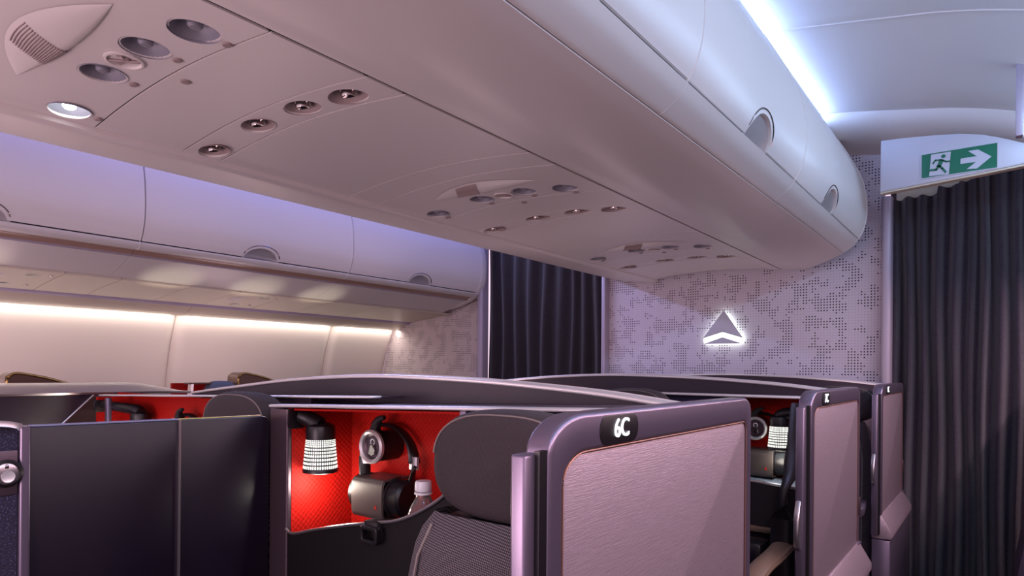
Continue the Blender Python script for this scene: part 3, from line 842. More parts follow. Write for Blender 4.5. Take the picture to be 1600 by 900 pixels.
# ================================================================== SUITES
R = 1.21
def suite_door(k, num, label):
    d = R * k
    t = thing('suite_door', label, 'suite door', (-0.405, 0.93 + d, -1.25), 'aisle doors of the centre suites')
    zk = -0.585
    # frame: U-shaped band
    def upath(y0, y1, zt, r0, r1, n=8):
        pts = [(y0, zk)]
        for q in range(n + 1):
            a = math.radians(180 - 90 * q / n); pts.append((y0 + r0[0] + r0[0] * math.cos(a), zt - r0[1] + r0[1] * math.sin(a)))
        for q in range(n + 1):
            a = math.radians(90 - 90 * q / n); pts.append((y1 - r1[0] + r1[0] * math.cos(a), zt - r1[1] + r1[1] * math.sin(a)))
        pts.append((y1, zk))
        return pts
    outer = upath(0.582 + d, 1.288 + d, -0.051, (0.075, 0.042), (0.04, 0.030))
    inner = upath(0.610 + d, 1.258 + d, -0.0965, (0.050, 0.034), (0.018, 0.016))
    bm = B()
    O0 = [bm.verts.new((-0.425, *p)) for p in outer]; O1 = [bm.verts.new((-0.390, *p)) for p in outer]
    I0 = [bm.verts.new((-0.425, *p)) for p in inner]; I1 = [bm.verts.new((-0.390, *p)) for p in inner]
    n = len(outer)
    for i in range(n - 1):
        for q in ((O0[i], O0[i + 1], O1[i + 1], O1[i]), (I0[i], I1[i], I1[i + 1], I0[i + 1]), (O1[i], O1[i + 1], I1[i + 1], I1[i]), (O0[i], I0[i], I0[i + 1], O0[i + 1])):
            bm.faces.new(q)
    for i in (0, n - 1): bm.faces.new((O0[i], O1[i], I1[i], I0[i]))
    bevel(bm, 0.006, 3, 50)
    obj('frame', bm, 'bronze', t)
    obj('panel', slab(inner, 'x', -0.418, -0.3935, 0.0025), 'brushed', t)
    obj('panel_edge_trim', tube(B(), [(-0.3915, *p) for p in inner], 0.0012, 6), 'copper', t)
    # pull strip on the near edge
    obj('edge_strip', slab(rrect(-0.424, -0.4005, 0.553 + d, 0.586 + d, 0.006), 'z', -0.66, -0.092, 0.003), 'bronze', t)
    obj('edge_slot', bx(-0.401, -0.394, 0.568 + d, 0.583 + d, -0.66, -0.088), 'black', t)
    # pull handle on the near edge
    hp = [(0.553 + d, -0.46), (0.553 + d, -0.33), (0.543 + d, -0.345), (0.530 + d, -0.375), (0.528 + d, -0.42), (0.538 + d, -0.45)]
    obj('pull_handle', slab(hp, 'x', -0.422, -0.408, 0.003), 'metal', t)
    # step and lower pod
    lp = [(-0.425, zk), (-0.390, zk), (-0.352, -0.650), (-0.352, -0.672), (-0.360, -0.680), (-0.425, -0.68)]
    obj('step_panel', slab(lp, 'y', 0.585 + d, 1.288 + d, 0.003), 'brushed', t)
    obj('lower_panel', bx(-0.425, -0.358, 0.585 + d, 1.288 + d, -1.25, -0.684, 0.004), 'bronze', t)
    obj('hinge', bx(-0.392, -0.386, 1.262 + d, 1.286 + d, -0.49, -0.43, 0.002), 'bronze_dark', t)
    # seat number plaque
    pl = obj('number_plaque', slab(rrect(0.690 + d, 0.792 + d, -0.093, -0.0565, 0.016), 'x', -0.3915, -0.3885, 0.001), 'black', t)
    bm = text_bm(num, 0.034, 0.0008)
    bmesh.ops.transform(bm, matrix=Matrix.Translation((-0.3878, 0.744 + d, -0.0745)) @ Matrix(((0, 0, 1, 0), (1, 0, 0, 0), (0, 1, 0, 0), (0, 0, 0, 1))), verts=bm.verts[:])
    nm = obj('numeral', bm, 'lit_text', pl)
    return t
suite_door(0, '6C', 'large open suite door with glowing 6C plaque and brushed panel')
suite_door(1, '7C', 'suite door marked 7C, between the 6C door and the last one')
suite_door(2, '8C', 'small suite door marked 8C against the right curtain')

def arch(k, label):
    d = R * k
    pts = catmull([(-2.12, -0.083), (-2.02, -0.072), (-1.81, -0.052), (-1.612, -0.034), (-1.437, -0.023), (-1.281, -0.017), (-1.141, -0.016), (-0.902, -0.022), (-0.704, -0.033), (-0.564, -0.044), (-0.43, -0.060)], 4)
    t = thing('privacy_shell', label, 'privacy wall', (-1.28, 1.06 + d, -1.25), 'arched privacy walls between the suite rows')
    obj('panel', slab([(p[0], p[1] - 0.008) for p in pts] + [(-0.43, -1.24), (-2.12, -1.24)], 'y', 1.052 + d, 1.078 + d), 'shell', t)
    bm = sheet(B(), [(p[0], p[1]) for p in pts], 1.046 + d, 1.086 + d, -0.0085)
    obj('top_trim', bevel(bm, 0.0025, 2, 50), 'silver', t)
    return t
arch(0, 'large arched dark privacy wall behind the 6C niche, silver top trim')
arch(1, 'second arched privacy wall with silver trim, below the logo')
arch(2, 'farthest arched privacy wall, mostly hidden, touching the logo wall base')

def lamp(x, y, z, wallx, label):
    """reading lamp: bracket on the niche side wall, curved head, perforated lit shade; z = top of the lit shade"""
    t = thing('reading_lamp', label, 'lamp', (x, y, z), 'perforated reading lamps in the niches')
    s = 1 if wallx > x else -1
    bm = lathe(B(), [(0.0315, 0.0), (0.0325, -0.012), (0.0345, -0.035), (0.0370, -0.062), (0.0372, -0.064)], (x, y, z), (0, 0, 1), 44, caps=False)
    obj('shade', bm, 'shade', t)
    obj('shade_rim', lathe(B(), [(0.0372, -0.064), (0.0385, -0.066), (0.0385, -0.073), (0.034, -0.074), (0.034, -0.066)], (x, y, z), (0, 0, 1), 36, caps=False), 'black', t)
    obj('diffuser', lathe(B(), [(0.0335, -0.070), (0.001, -0.069)], (x, y, z), (0, 0, 1), 30, caps=False), 'dim_lens', t)
    obj('head', lathe(B(), [(0.0318, -0.001), (0.0322, 0.020), (0.030, 0.028), (0.022, 0.034), (0.006, 0.036)], (x, y, z), (0, 0, 1), 36), 'black', t)
    wx = wallx - s * 0.004
    ar = catmull([(wx, y - 0.030, z + 0.050), (wx - s * 0.006, y - 0.024, z + 0.048), (x + s * 0.020, y - 0.012, z + 0.040), (x, y - 0.002, z + 0.028)], 5)
    obj('arm', tube(B(), ar, [0.012 + 0.010 * i / (len(ar) - 1) for i in range(len(ar))], 12), 'black', t)
    obj('bracket', slab(rrect(y - 0.055, y - 0.010, z + 0.022, z + 0.066, 0.010), 'x', min(wallx, wx), max(wallx, wx), 0.001), 'black', t)
    return t
def lamp_light(x, y, z, p=0.9):
    l = bpy.data.lights.new('lamp_glow', 'POINT'); l.energy = p; l.color = (1.0, 0.93, 0.80); l.shadow_soft_size = 0.025
    o = bpy.data.objects.new('lamp_glow', l); COL.objects.link(o); o.location = (x, y, z - 0.105 + E)

def headset(cx, cy, cz, m, label):
    """headphones hanging by the band over a wall hook; m = +1 / -1 mirrors"""
    t = thing('headphones', label, 'headphones', (cx, cy, cz - 0.14))
    def q(x, y, z): return (cx + m * x, cy + y, cz + z)
    band = catmull([q(-0.046, -0.012, -0.075), q(-0.052, -0.008, -0.02), q(-0.044, -0.004, 0.015), q(-0.012, 0, 0.043), q(0.038, 0.004, 0.040), q(0.080, 0.004, 0.010), q(0.098, 0.0, -0.03), q(0.092, -0.004, -0.078)], 5)
    hb = obj('headband', tube(B(), band, 0.01, 10, flat=(0.013, 0.005)), 'black', t)
    for a, b, nm in (((-0.049, -0.010, -0.045), (-0.050, -0.008, -0.020), 0), ((0.097, 0, -0.045), (0.098, 0, -0.018), 1)):
        obj('slider', tube(B(), [q(*a), q(*b)], 0.01, 10, flat=(0.014, 0.0062)), 'metal', t)
    for x0, x1, r in ((-0.064, -0.038, 0.042), (0.058, 0.098, 0.042)):
        bm = B()
        lathe(bm, [(0.010, 0), (r * 0.8, 0.0), (r, 0.006), (r, abs(x1 - x0) - 0.006), (r * 0.86, abs(x1 - x0)), (0.008, abs(x1 - x0))], q(x0, -0.008, -0.108), (m, 0, 0), 30)
        cup = obj('ear_cup', bm, 'black', t)
        obj('cushion', lathe(B(), [(r * 0.62, 0), (r * 1.04, 0.003), (r * 1.04, 0.009), (r * 0.62, 0.012)], q(x1 - 0.006 if x0 < 0 else x0 - 0.006, -0.008, -0.108), (m, 0, 0), 30), 'softblack', cup)
    return t
def holder(cx, cy, cz, m, wally, label):
    """silver headphone hook with leather tab, and the grey keeper sleeve below"""
    t = thing('headphone_hook', label, 'hook', (cx, wally, cz - 0.03))
    bm = lathe(B(), [(0.031, 0.0), (0.037, -0.003), (0.0375, -0.010), (0.033, -0.014), (0.0285, -0.010), (0.0285, -0.002)], (cx, cy - 0.018, cz), (0, 1, 0), 34, caps=False)
    obj('ring', bm, 'silver', t)
    dk = obj('disc', lathe(B(), [(0.0287, -0.001), (0.028, -0.004), (0.024, -0.001), (0.001, 0.0)], (cx, cy - 0.018, cz), (0, 1, 0), 30), 'bronze_dark', t)
    obj('mount', lathe(B(), [(0.034, -0.016), (0.034, wally - cy - 0.002)], (cx, cy, cz), (0, 1, 0), 26), 'black', t)
    # keyhole-shaped silver slot
    bm = B()
    prism(bm, [(cx - 0.004, cz + 0.004), (cx + 0.004, cz + 0.004), (cx + 0.011, cz - 0.016), (cx, cz - 0.021), (cx - 0.011, cz - 0.016)], 'y', cy - 0.026, cy - 0.020)
    obj('hook_tongue', bevel(bm, 0.001, 1), 'chrome', dk)
    obj('headphone_symbol', tube(B(), [(cx + 0.0062 * math.cos(a), cy - 0.0225, cz + 0.010 + 0.0062 * math.sin(a)) for a in [math.radians(-50 + 280 * i / 14) for i in range(15)]], 0.0012, 6), 'white', dk)
    tb = catmull([(cx - m * 0.012, cy - 0.004, cz + 0.034), (cx - m * 0.006, cy - 0.006, cz + 0.050), (cx + m * 0.006, cy - 0.007, cz + 0.060), (cx + m * 0.022, cy - 0.008, cz + 0.064)], 4)
    obj('tab', tube(B(), tb, [0.013 - 0.008 * i / (len(tb) - 1) for i in range(len(tb))], 10, flat=None), 'softblack', t)
    kp = thing('headphone_sleeve', label.replace('hook', 'sleeve').replace('round silver', 'grey').replace('small silver', 'small grey'), 'sleeve', (cx, wally, cz - 0.16))
    bm = slab(rrect(cz - 0.148, cz - 0.066, cy - 0.046, cy - 0.0365, 0.004), 'z', 0, 0)
    bm.free()
    x0, x1 = sorted((cx - m * 0.040, cx + m * 0.060))
    prof = catmull([(cy + 0.036, cz - 0.066), (cy - 0.030, cz - 0.066), (cy - 0.043, cz - 0.071), (cy - 0.047, cz - 0.085), (cy - 0.047, cz - 0.130), (cy - 0.043, cz - 0.147), (cy - 0.030, cz - 0.152), (cy + 0.036, cz - 0.150)], 5)
    sl = obj('sleeve', bevel(sheet(B(), prof, x0, x1, 0.003, axis='x'), 0.0008, 1, 60), 'pleather', kp)
    mk = B()
    mx = cx + m * 0.040
    prism(mk, [(mx, cz - 0.118), (mx + 0.004, cz - 0.129), (mx, cz - 0.126), (mx - 0.004, cz - 0.129)], 'y', cy - 0.0482, cy - 0.0445)
    obj('triangle_mark', mk, 'redmark', sl)
    return t

def bottle(x, y, ztop):
    t = thing('water_bottle', 'clear plastic bottle with white cap standing in the 6C pocket', 'bottle', (x, y, ztop - 0.222))
    obj('body', lathe(B(), [(0.026, -0.222), (0.033, -0.216), (0.034, -0.15), (0.033, -0.095), (0.034, -0.085), (0.033, -0.070), (0.026, -0.052), (0.017, -0.037), (0.0145, -0.030), (0.0145, -0.012)], (x, y, ztop), (0, 0, 1), 32), 'bottle', t)
    c = obj('cap', lathe(B(), [(0.0165, -0.0205), (0.0172, -0.019), (0.0168, -0.004), (0.0150, -0.0005), (0.004, 0.0)], (x, y, ztop), (0, 0, 1), 32), 'white', t)
    obj('neck_ring', lathe(B(), [(0.0145, -0.0265), (0.0180, -0.0265), (0.0180, -0.0225), (0.0145, -0.0222)], (x, y, ztop), (0, 0, 1), 30, caps=False), 'white', t)
    obj('label_band', lathe(B(), [(0.0346, -0.165), (0.0346, -0.092)], (x, y, ztop), (0, 0, 1), 32, caps=False), 'blue_label', t)

def seat(cx, yb, label, wid=1.0):
    t = thing('suite_seat', label, 'seat', (cx, yb, -1.25))
    # headrest: rounded lens, higher arch on top
    def hr(u, v):
        th = 2 * math.pi * u; ph = -math.pi / 2 + math.pi * v
        def sp(a, e): return math.copysign(abs(a) ** e, a)
        xx = 0.142 * wid * sp(math.cos(th), 0.72); zz = sp(math.sin(th), 0.80) * (0.088 if math.sin(th) > 0 else 0.079)
        r = abs(math.cos(ph)) ** 0.30
        return (cx + xx * r, yb - 0.01 + 0.042 * sp(math.sin(ph), 0.6) - 0.0 , -0.148 + zz * r)
    h = obj('headrest', gridsurf(B(), hr, 48, 20), 'headrest', t, ang=80)
    pp = [(cx + 0.1335 * wid * math.copysign(abs(math.cos(a)) ** 0.72, math.cos(a)), yb - 0.0425, -0.148 + 0.0805 * abs(math.sin(a)) ** 0.80) for a in [math.radians(8 + 164 * i / 30) for i in range(31)]]
    obj('stitched_seam', tube(B(), pp, 0.0016, 6), 'seam', h)
    # backrest: shaped block with two seams
    def br(u, v):
        z = -0.222 - 0.72 * v
        hw = (0.112 + 0.044 * min(1, max(0.0, v * 0.72 / 0.16)) ** 0.6 + 0.004 * v) * wid
        a = 2 * math.pi * u
        def sp(q, e): return math.copysign(abs(q) ** e, q)
        shrink = min(1.0, 0.55 + v * 9)
        return (cx - 0.022 + hw * sp(math.cos(a), 0.42), yb - 0.02 - 0.05 * v + 0.060 * shrink * sp(math.sin(a), 0.5), z)
    bm = gridsurf(B(), br, 56, 30)
    # close the top
    bk = obj('backrest', bm, 'seatmesh', t, ang=80)
    obj('backrest_core', bx(cx - 0.12, cx + 0.08, yb - 0.03, yb + 0.03, -0.9, -0.226, 0.01), 'black', t)
    for sg_ in (-1, 1):
        pa = []
        for i in range(16):
            v = 0.02 + 0.96 * i / 15
            hw = (0.112 + 0.044 * min(1, max(0.0, v * 0.72 / 0.16)) ** 0.6 + 0.004 * v) * wid
            pa.append((cx - 0.022 + sg_ * hw * 0.74, yb - 0.02 - 0.05 * v - 0.0605 * min(1.0, 0.55 + v * 9), -0.222 - 0.72 * v))
        obj('piping', tube(B(), pa, 0.0026, 6), 'seam', bk)
    obj('cushion', superblob(B(), (cx - 0.022, yb - 0.30, -0.83), (0.15 * wid, 0.26, 0.07), 0.35, 0.35, 32, 16), 'seatmesh', t)
    obj('base', bx(cx - 0.16, cx + 0.11, yb - 0.5, yb + 0.02, -1.25, -0.90, 0.02), 'black', t)
    return t

# ---------------------------------------------------------------- row 6, C side: niche wall
def slopebar(bm, x0, z0, x1, z1, y0, y1, h):
    return prism(bm, [(x0, z0), (x1, z1), (x1, z1 - h), (x0, z0 - h)], 'y', y0, y1)
nc = thing('niche_wall', 'red-lined niche wall of suite 6C with silver top trim', 'suite wall', (-0.87, 0.92, -1.25))
obj('top_trim', bevel(slopebar(B(), -1.312, -0.0838, -0.428, -0.0558, 0.822, 0.862, 0.0060), 0.0025, 2, 50), 'silver', nc)
obj('deck', slopebar(B(), -1.312, -0.0865, -0.428, -0.0585, 0.858, 1.04, 0.004), 'shell', nc)
obj('niche_side', bx(-1.262, -1.245, 0.838, 1.02, -0.47, -0.092), 'red', nc)
obj('niche_back', prism(B(), [(-1.245, -0.47), (-0.722, -0.47), (-0.722, -0.074), (-1.245, -0.0905)], 'y', 1.003, 1.02), 'red', nc)
obj('niche_cheek', bx(-0.741, -0.722, 0.845, 1.003, -0.47, -0.075), 'red', nc)
obj('niche_roof', slopebar(B(), -1.262, -0.0915, -0.722, -0.0745, 0.84, 1.02, 0.004), 'red', nc)
obj('left_post', slab(rrect(-1.312, -1.245, 0.826, 0.839, 0.004), 'z', -1.25, -0.0925), 'bronze_dark', nc)
obj('right_post', bx(-0.742, -0.727, 0.826, 0.85, -0.5, -0.071, 0.003), 'bronze', nc)
obj('seat_surround', bx(-0.727, -0.430, 0.846, 0.87, -1.25, -0.072), 'navy', nc)
obj('shelf_floor', bx(-1.262, -0.722, 0.82, 1.02, -0.49, -0.462), 'softblack', nc)
# pocket front with rising rim
rimc = catmull([(-1.244, -0.353), (-1.215, -0.358), (-1.13, -0.335), (-1.022, -0.309), (-0.93, -0.290), (-0.882, -0.279), (-0.832, -0.258), (-0.774, -0.222), (-0.738, -0.180)], 6)
def bulge(x): return 0.828 - 0.010 * math.sin(max(0, min(1, (x + 1.244) / 0.5)) * math.pi)
pk = B()
F = [[pk.verts.new((p[0], bulge(p[0]) - (0 if q else 0), p[1] + (-0.462 - p[1]) * v)) for v in (0, 0.25, 0.5, 0.8, 0.94, 1.0)] for p in rimc for q in (0,)]
fs = [pk.faces.new((F[i][j], F[i + 1][j], F[i + 1][j + 1], F[i][j + 1])) for i in range(len(F) - 1) for j in range(5)]
bmesh.ops.solidify(pk, geom=fs, thickness=0.012)
pkt = obj('pocket_front', pk, 'softblack', nc)
obj('pocket_rim', tube(B(), [(p[0], bulge(p[0]) - 0.004, p[1]) for p in rimc], 0.0032, 8), 'metal', pkt)
bm = B(); ring(bm, rrect(-0.966, -0.918, -0.330, -0.296, 0.008), rrect(-0.958, -0.926, -0.322, -0.304, 0.004), 'y', 0.796, 0.812); bevel(bm, 0.002, 1)
lt = obj('pocket_latch', bm, 'black', pkt)
box_ = bx(-0.960, -0.924, 0.803, 0.830, -0.306, -0.288, 0.002); obj('latch_tongue', box_, 'softblack', lt)
obj('console_base', bx(-1.30, -0.735, 0.80, 1.02, -1.25, -0.492, 0.01), 'shell', nc)
obj('console_edge', bx(-1.262, -0.738, 0.786, 0.84, -0.492, -0.466, 0.006), 'bronze_dark', nc)
tag(obj('folded_cloth', bevel(prism(B(), [(-1.17, -0.462), (-1.0, -0.462), (-1.0, -0.338), (-1.09, -0.346), (-1.15, -0.378)], 'y', 0.885, 0.925), 0.006, 2), 'felt'), 'pale blue felt cloth standing in the 6C pocket below the lamp', 'cloth')

lamp(-1.200, 0.880, -0.157, -1.245, 'lit perforated lamp in the red 6C niche, left of the headphones')
lamp_light(-1.200, 0.880, -0.157, 0.55)
headset(-1.094, 0.968, -0.170, 1, 'black headphones hanging on the red wall of the 6C niche')
holder(-1.097, 0.962, -0.172, 1, 1.003, 'round silver headphone hook on the red 6C wall')
bottle(-0.918, 0.918, -0.2235)
seat(-0.578, 0.775, 'dark mesh seat with rounded headrest inside suite 6C')

# ---------------------------------------------------------------- divider between 6B and 6C
dv = thing('privacy_divider', 'glossy dark sliding divider panels left of the red 6C niche', 'divider', (-1.30, 0.4, -1.25))
def dpanel(y0, y1, z0, z1, r, x0, x1, nm, m):
    zt = lambda y: z0 + (z1 - z0) * (y - y0) / (y1 - y0)
    pts = [(y0, -1.24), (y1, -1.24)]
    if r:
        for q in range(7):
            a = math.radians(90 * q / 6); pts.append((y1 - r + r * math.cos(a), zt(y1) - r + r * math.sin(a)))
    else: pts.append((y1, zt(y1)))
    pts.append((y0, zt(y0)))
    return obj(nm, slab(pts, 'x', x0, x1, 0.002), m, dv)
p1 = dpanel(0.372, 0.620, -0.1045, -0.1075, 0, -1.318, -1.302, 'panel', 'divider')
p2 = dpanel(0.622, 0.824, -0.1075, -0.1095, 0.018, -1.326, -1.310, 'panel', 'divider')
obj('edge_strip', bx(-1.302, -1.298, 0.6185, 0.6225, -1.24, -0.1055), 'metal', dv)
obj('top_bead', tube(B(), [(-1.309, 0.372, -0.1035), (-1.309, 0.620, -0.1065)], 0.0030, 8), 'bronze', p1)
obj('top_bead', tube(B(), [(-1.318, 0.622, -0.1065), (-1.318, 0.806, -0.1085), (-1.318, 0.819, -0.114), (-1.318, 0.824, -0.127), (-1.318, 0.8245, -0.6)], 0.0022, 8), 'gold', p2)
obj('end_post', slab(rrect(-1.322, -1.293, 0.357, 0.373, 0.005), 'z', -1.25, -0.102), 'bronze', dv)
fp = thing('console_wing', 'speckled fabric side wing with round lock button at left edge', 'console', (-1.30, 0.26, -1.25))
obj('panel', bx(-1.33, -1.300, 0.10, 0.356, -1.24, -0.104), 'speckle', fp)
cpt = catmull([(0.10, -0.086), (0.25, -0.088), (0.33, -0.092), (0.356, -0.098)], 4)
obj('cap', bevel(sheet(B(), cpt, -1.335, -1.286, -0.008, axis='x'), 0.002, 2, 60), 'metal', fp)
pb = obj('lock_plate', bx(-1.301, -1.296, 0.27, 0.3555, -0.214, -0.140, 0.002), 'bronze_dark', fp)
obj('lock_ring', lathe(B(), [(0.0165, 0.0), (0.0225, 0.001), (0.0225, 0.006), (0.0185, 0.009), (0.0165, 0.005)], (-1.297, 0.3395, -0.177), (1, 0, 0), 30, caps=False), 'black', pb)
obj('thumb_turn', lathe(B(), [(0.0085, 0.006), (0.0095, 0.0085), (0.006, 0.0075), (0.001, 0.0072)], (-1.297, 0.3405, -0.182), (1, 0, 0), 22), 'silver', pb)
lk = bx(-1.2902, -1.2892, 0.3365, 0.3415, -0.1685, -0.165); tube(lk, [(-1.2897, 0.3375, -0.165), (-1.2897, 0.3378, -0.1622), (-1.2897, 0.3402, -0.1622), (-1.2897, 0.3405, -0.165)], 0.0005, 5)
obj('padlock_symbol', lk, 'black', pb)
bt = obj('lock_button', lathe(B(), [(0.017, 0.0), (0.0168, 0.005), (0.013, 0.0065), (0.001, 0.007)], (-1.297, 0.3395, -0.177), (1, 0, 0), 30), 'metal', pb)

# ---------------------------------------------------------------- row 6, B side
YB = 0.935
YK = YB + 0.10
nb = thing('niche_wall', 'red-lined niche wall of the suite behind the dark divider', 'suite wall', (-1.95, 0.98, -1.25))
obj('top_trim', bevel(slopebar(B(), -2.56, -0.1025, -1.10, -0.0615, YB, YB + 0.035, 0.0055), 0.0025, 2, 50), 'silver', nb)
obj('deck', slopebar(B(), -2.56, -0.105, -1.10, -0.064, YB + 0.03, YK, 0.004), 'shell', nb)
obj('niche_back', bx(-2.62, -1.735, YK - 0.012, YK, -0.5, -0.098), 'red', nb)
obj('niche_side', bx(-2.59, -2.575, YB + 0.005, YK - 0.012, -0.5, -0.112), 'red', nb)
obj('left_post', bx(-2.492, -2.470, YB - 0.005, YB + 0.012, -0.5, -0.111, 0.004), 'bronze', nb)
obj('right_post', bx(-1.745, -1.715, YB, YK, -0.5, -0.084, 0.003), 'bronze', nb)
obj('seat_surround', bx(-1.715, -1.330, YB + 0.012, YB + 0.03, -1.25, -0.074), 'shell', nb)
obj('console', bx(-2.56, -1.735, YB, YK, -1.25, -0.5), 'shell', nb)
lamp(-2.325, YB + 0.045, -0.188, -2.575, 'reading lamp showing its black head above the dark divider')
lamp_light(-2.325, YB + 0.04, -0.21, 0.5)
headset(-2.035, YB + 0.055, -0.195, 1, 'black headphones peeking over the dark divider')
holder(-2.04, YB + 0.045, -0.197, 1, YK - 0.012, 'small silver headphone hook peeking over the dark divider')
seat(-1.485, 0.875, 'dark seat with arched headrest rising behind the dark divider', 1.02)
bd = thing('suite_door', 'dark side shell with slanted end and pale rounded cap, far left', 'suite door', (-2.66, 0.6, -1.25))
obj('panel', slab([(0.0, -1.24), (0.66, -1.24), (0.66, -0.5), (0.84, -0.215), (0.945, -0.107), (1.27, -0.105), (0.0, -0.105)], 'x', -2.658, -2.65, 0.001), 'shell', bd)
obj('slant_bead', tube(B(), [(-2.647, 0.66, -0.5), (-2.647, 0.845, -0.215), (-2.647, 0.952, -0.107)], 0.0045, 8), 'metal', bd)
def capf(u, v):
    y = -0.02 + 1.33 * u
    x = -2.64 - 0.20 * v
    e = max(0, (u - 0.86) / 0.14)
    return (x, y, -0.097 + (0.032 * math.sin(v * math.pi / 2)) * (1 - e * e) - 0.004 * e)
obj('cap', gridsurf(B(), capf, 30, 10, 0.008), 'metal', bd)

# ---------------------------------------------------------------- window suites beyond the left aisle
def window_door(y0, label):
    t = thing('suite_door', label, 'suite door', (-3.12, y0 + 0.15, -1.25), 'window suite doors')
    top = catmull([(y0, -0.5), (y0, -0.09), (y0 + 0.006, -0.050), (y0 + 0.024, -0.034), (y0 + 0.06, -0.036), (y0 + 0.14, -0.054), (y0 + 0.24, -0.085), (y0 + 0.4, -0.12)], 6)
    obj('panel', slab(top + [(y0 + 0.4, -0.5)], 'x', -3.15, -3.105), 'brown', t)
    obj('rim', tube(B(), [(-3.104, *p) for p in top], 0.0045, 8), 'gold', t)
    obj('top_band', bevel(sheet(B(), top, -3.20, -3.104, 0.006, axis='x'), 0.002, 1, 60), 'tan', t)
    obj('lower_panel', bx(-3.16, -3.11, y0 - 0.02, y0 + 0.42, -1.25, -0.5), 'brown', t)
window_door(0.812, 'brown brass-edged door top under the left sidewall, nearer one')
window_door(1.775, 'brown brass-edged door top beside the arched wall, farther one')
nw = thing('niche_wall', 'tiny dark-framed red niche beyond the left aisle', 'suite wall', (-3.12, 1.6, -1.25))
obj('top_trim', bx(-3.16, -3.10, 1.525, 1.75, -0.086, -0.078, 0.002), 'brown', nw)
obj('post', slab([(1.515, -0.30), (1.53, -0.30), (1.545, -0.08), (1.533, -0.08)], 'x', -3.13, -3.10), 'metal', nw)
obj('niche_back', bx(-3.24, -3.22, 1.5, 1.78, -0.35, -0.082), 'red', nw)
obj('base', bx(-3.24, -3.11, 1.52, 1.76, -1.25, -0.35), 'shell', nw)
cu = obj('headrest_cushion', superblob(B(), (-3.12, 1.688, -0.155), (0.05, 0.075, 0.085), 0.6, 0.6, 24, 14), 'felt')
tag(cu, 'pale blue headrest cushion peeking between red niche and brown door', 'cushion')
struct('trim_9', bx(-4.15, -3.26, -1.2, 3.7, -1.25, -0.16), 'shell')

# ---------------------------------------------------------------- row 7, C side (mirrored layout: niche by the aisle)
Y7 = 2.04
n7 = thing('niche_wall', 'red-lined niche wall of suite 7C between two brushed doors', 'suite wall', (-0.85, Y7 + 0.1, -1.25))
obj('top_trim', bevel(slopebar(B(), -1.36, -0.0745, -0.43, -0.0745, Y7 - 0.005, Y7 + 0.04, 0.0075), 0.0025, 2, 50), 'silver', n7)
obj('deck', bx(-1.36, -0.43, Y7 + 0.035, Y7 + 0.22, -0.081, -0.077), 'shell', n7)
obj('niche_back', bx(-0.69, -0.43, Y7 + 0.165, Y7 + 0.18, -0.5, -0.083), 'red', n7)
obj('niche_side', bx(-0.443, -0.431, Y7 + 0.005, Y7 + 0.165, -0.5, -0.083), 'red', n7)
obj('left_post', bx(-0.690, -0.676, Y7 - 0.002, Y7 + 0.02, -0.5, -0.083, 0.003), 'bronze', n7)
obj('seat_surround', bx(-1.30, -0.690, Y7 + 0.012, Y7 + 0.03, -1.25, -0.083), 'navy', n7)
sw = catmull([(-0.445, Y7 - 0.12, -0.09), (-0.450, Y7 - 0.15, -0.20), (-0.462, Y7 - 0.17, -0.28), (-0.478, Y7 - 0.18, -0.36), (-0.482, Y7 - 0.18, -0.62)], 5)
obj('curved_jamb', tube(B(), sw, 0.02, 10, flat=(0.030, 0.010)), 'black', n7)
def pf(u, v):
    x = -0.69 + 0.235 * u
    y = Y7 - 0.015 - 0.025 * math.sin(u * math.pi)
    zt = -0.338 + 0.008 * math.sin(u * math.pi) - 0.012 * u
    return (x, y, zt + (-0.462 - zt) * v)
pf7 = obj('pocket_front', gridsurf(B(), pf, 18, 8, 0.010), 'softblack', n7)
obj('pocket_rim', tube(B(), [Vector(pf(i / 18, 0)) + Vector((0, 0.004, 0.001)) for i in range(19)], 0.004, 8), 'metal', pf7)
obj('pocket_lining', gridsurf(B(), lambda u, v: (-0.69 + 0.235 * u, Y7 - 0.008 - 0.02 * math.sin(u * math.pi) + 0.17 * v, -0.345 - 0.012 * u + 0.012 * v), 10, 6, 0.004), 'felt', n7)
obj('ledge', bx(-0.72, -0.46, Y7 - 0.06, Y7 + 0.165, -0.482, -0.464, 0.005), 'tan', n7)
obj('console', bx(-0.70, -0.46, Y7 - 0.02, Y7 + 0.165, -1.25, -0.483), 'shell', n7)
ar7 = catmull([(-0.475, Y7 - 0.03, -0.470), (-0.475, Y7 - 0.13, -0.475), (-0.480, Y7 - 0.24, -0.490), (-0.500, Y7 - 0.34, -0.520), (-0.520, Y7 - 0.42, -0.60), (-0.525, Y7 - 0.44, -0.75), (-0.525, Y7 - 0.44, -1.24)], 6)
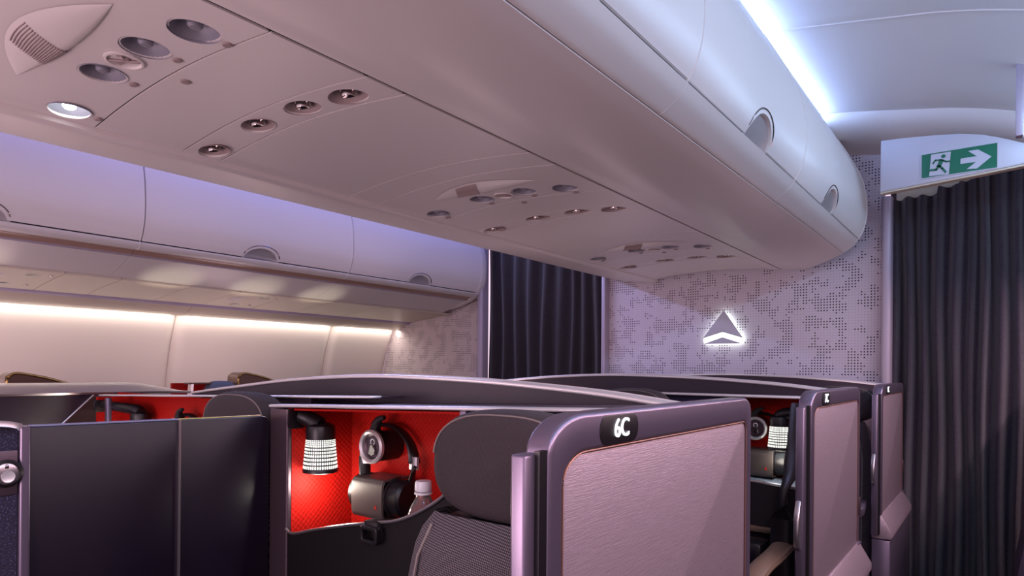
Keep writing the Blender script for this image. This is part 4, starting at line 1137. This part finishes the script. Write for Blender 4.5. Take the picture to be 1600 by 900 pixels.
obj('armrest', tube(B(), ar7, 0.03, 12, flat=(0.030, 0.016)), 'tan', n7)['label'] = 'curved tan armrest band'
ctl = thing('seat_controller', 'small dark control box with blue light beside the 7C armrest', 'controller', (-0.57, Y7 - 0.16, -0.5))
obj('body', bx(-0.655, -0.53, Y7 - 0.20, Y7 - 0.11, -0.55, -0.482, 0.008), 'black', ctl)
obj('screen', bx(-0.64, -0.545, Y7 - 0.204, Y7 - 0.199, -0.54, -0.495, 0.002), 'divider', ctl)
obj('status_light', lathe(B(), [(0.003, 0), (0.003, -0.003)], (-0.59, Y7 - 0.204, -0.515), (0, 1, 0), 10), 'status_led', ctl)
obj('foot', bx(-0.65, -0.54, Y7 - 0.195, Y7 - 0.12, -1.25, -0.55), 'black', ctl)
lamp(-0.548, Y7 + 0.06, -0.170, -0.443, 'lit perforated lamp in the small red 7C niche')
lamp_light(-0.548, Y7 + 0.05, -0.17, 0.22)
headset(-0.634, Y7 + 0.125, -0.182, 1, 'black headphones in the small 7C niche')
holder(-0.634, Y7 + 0.115, -0.184, 1, Y7 + 0.165, 'small silver headphone hook in the 7C niche')
seat(-0.995, Y7 - 0.045, 'seat whose headrest top peeks over the 6C door, in suite 7C')

# ---------------------------------------------------------------- row 8 and the right-hand suites
s8 = seat(-0.578, 0.80 + 2 * R + 0.03, 'dark mesh seat glimpsed between the 7C and 8C doors')
obj('armrest', slab([(-0.50, 2.80), (-0.435, 2.80), (-0.43, 2.86), (-0.45, 3.05), (-0.50, 3.05)], 'z', -0.565, -0.535, 0.006), 'bronze', s8)
ds = thing('suite_door', 'sliver of grey suite pod at the lower right frame edge', 'suite door', (0.09, 3.4, -1.25))
obj('lower_panel', slab([(0.085, -0.60), (0.066, -0.69), (0.048, -0.80), (0.046, -1.25), (0.16, -1.25), (0.16, -0.60)], 'y', 3.2, 3.6, 0.004), 'bronze', ds)
obj('upper_panel', bx(0.11, 0.15, 2.95, 3.6, -0.60, -0.06, 0.006), 'bronze', ds)
struct('trim_10', bx(0.16, 0.19, -1.0, 2.9, -1.25, -0.06), 'shell')
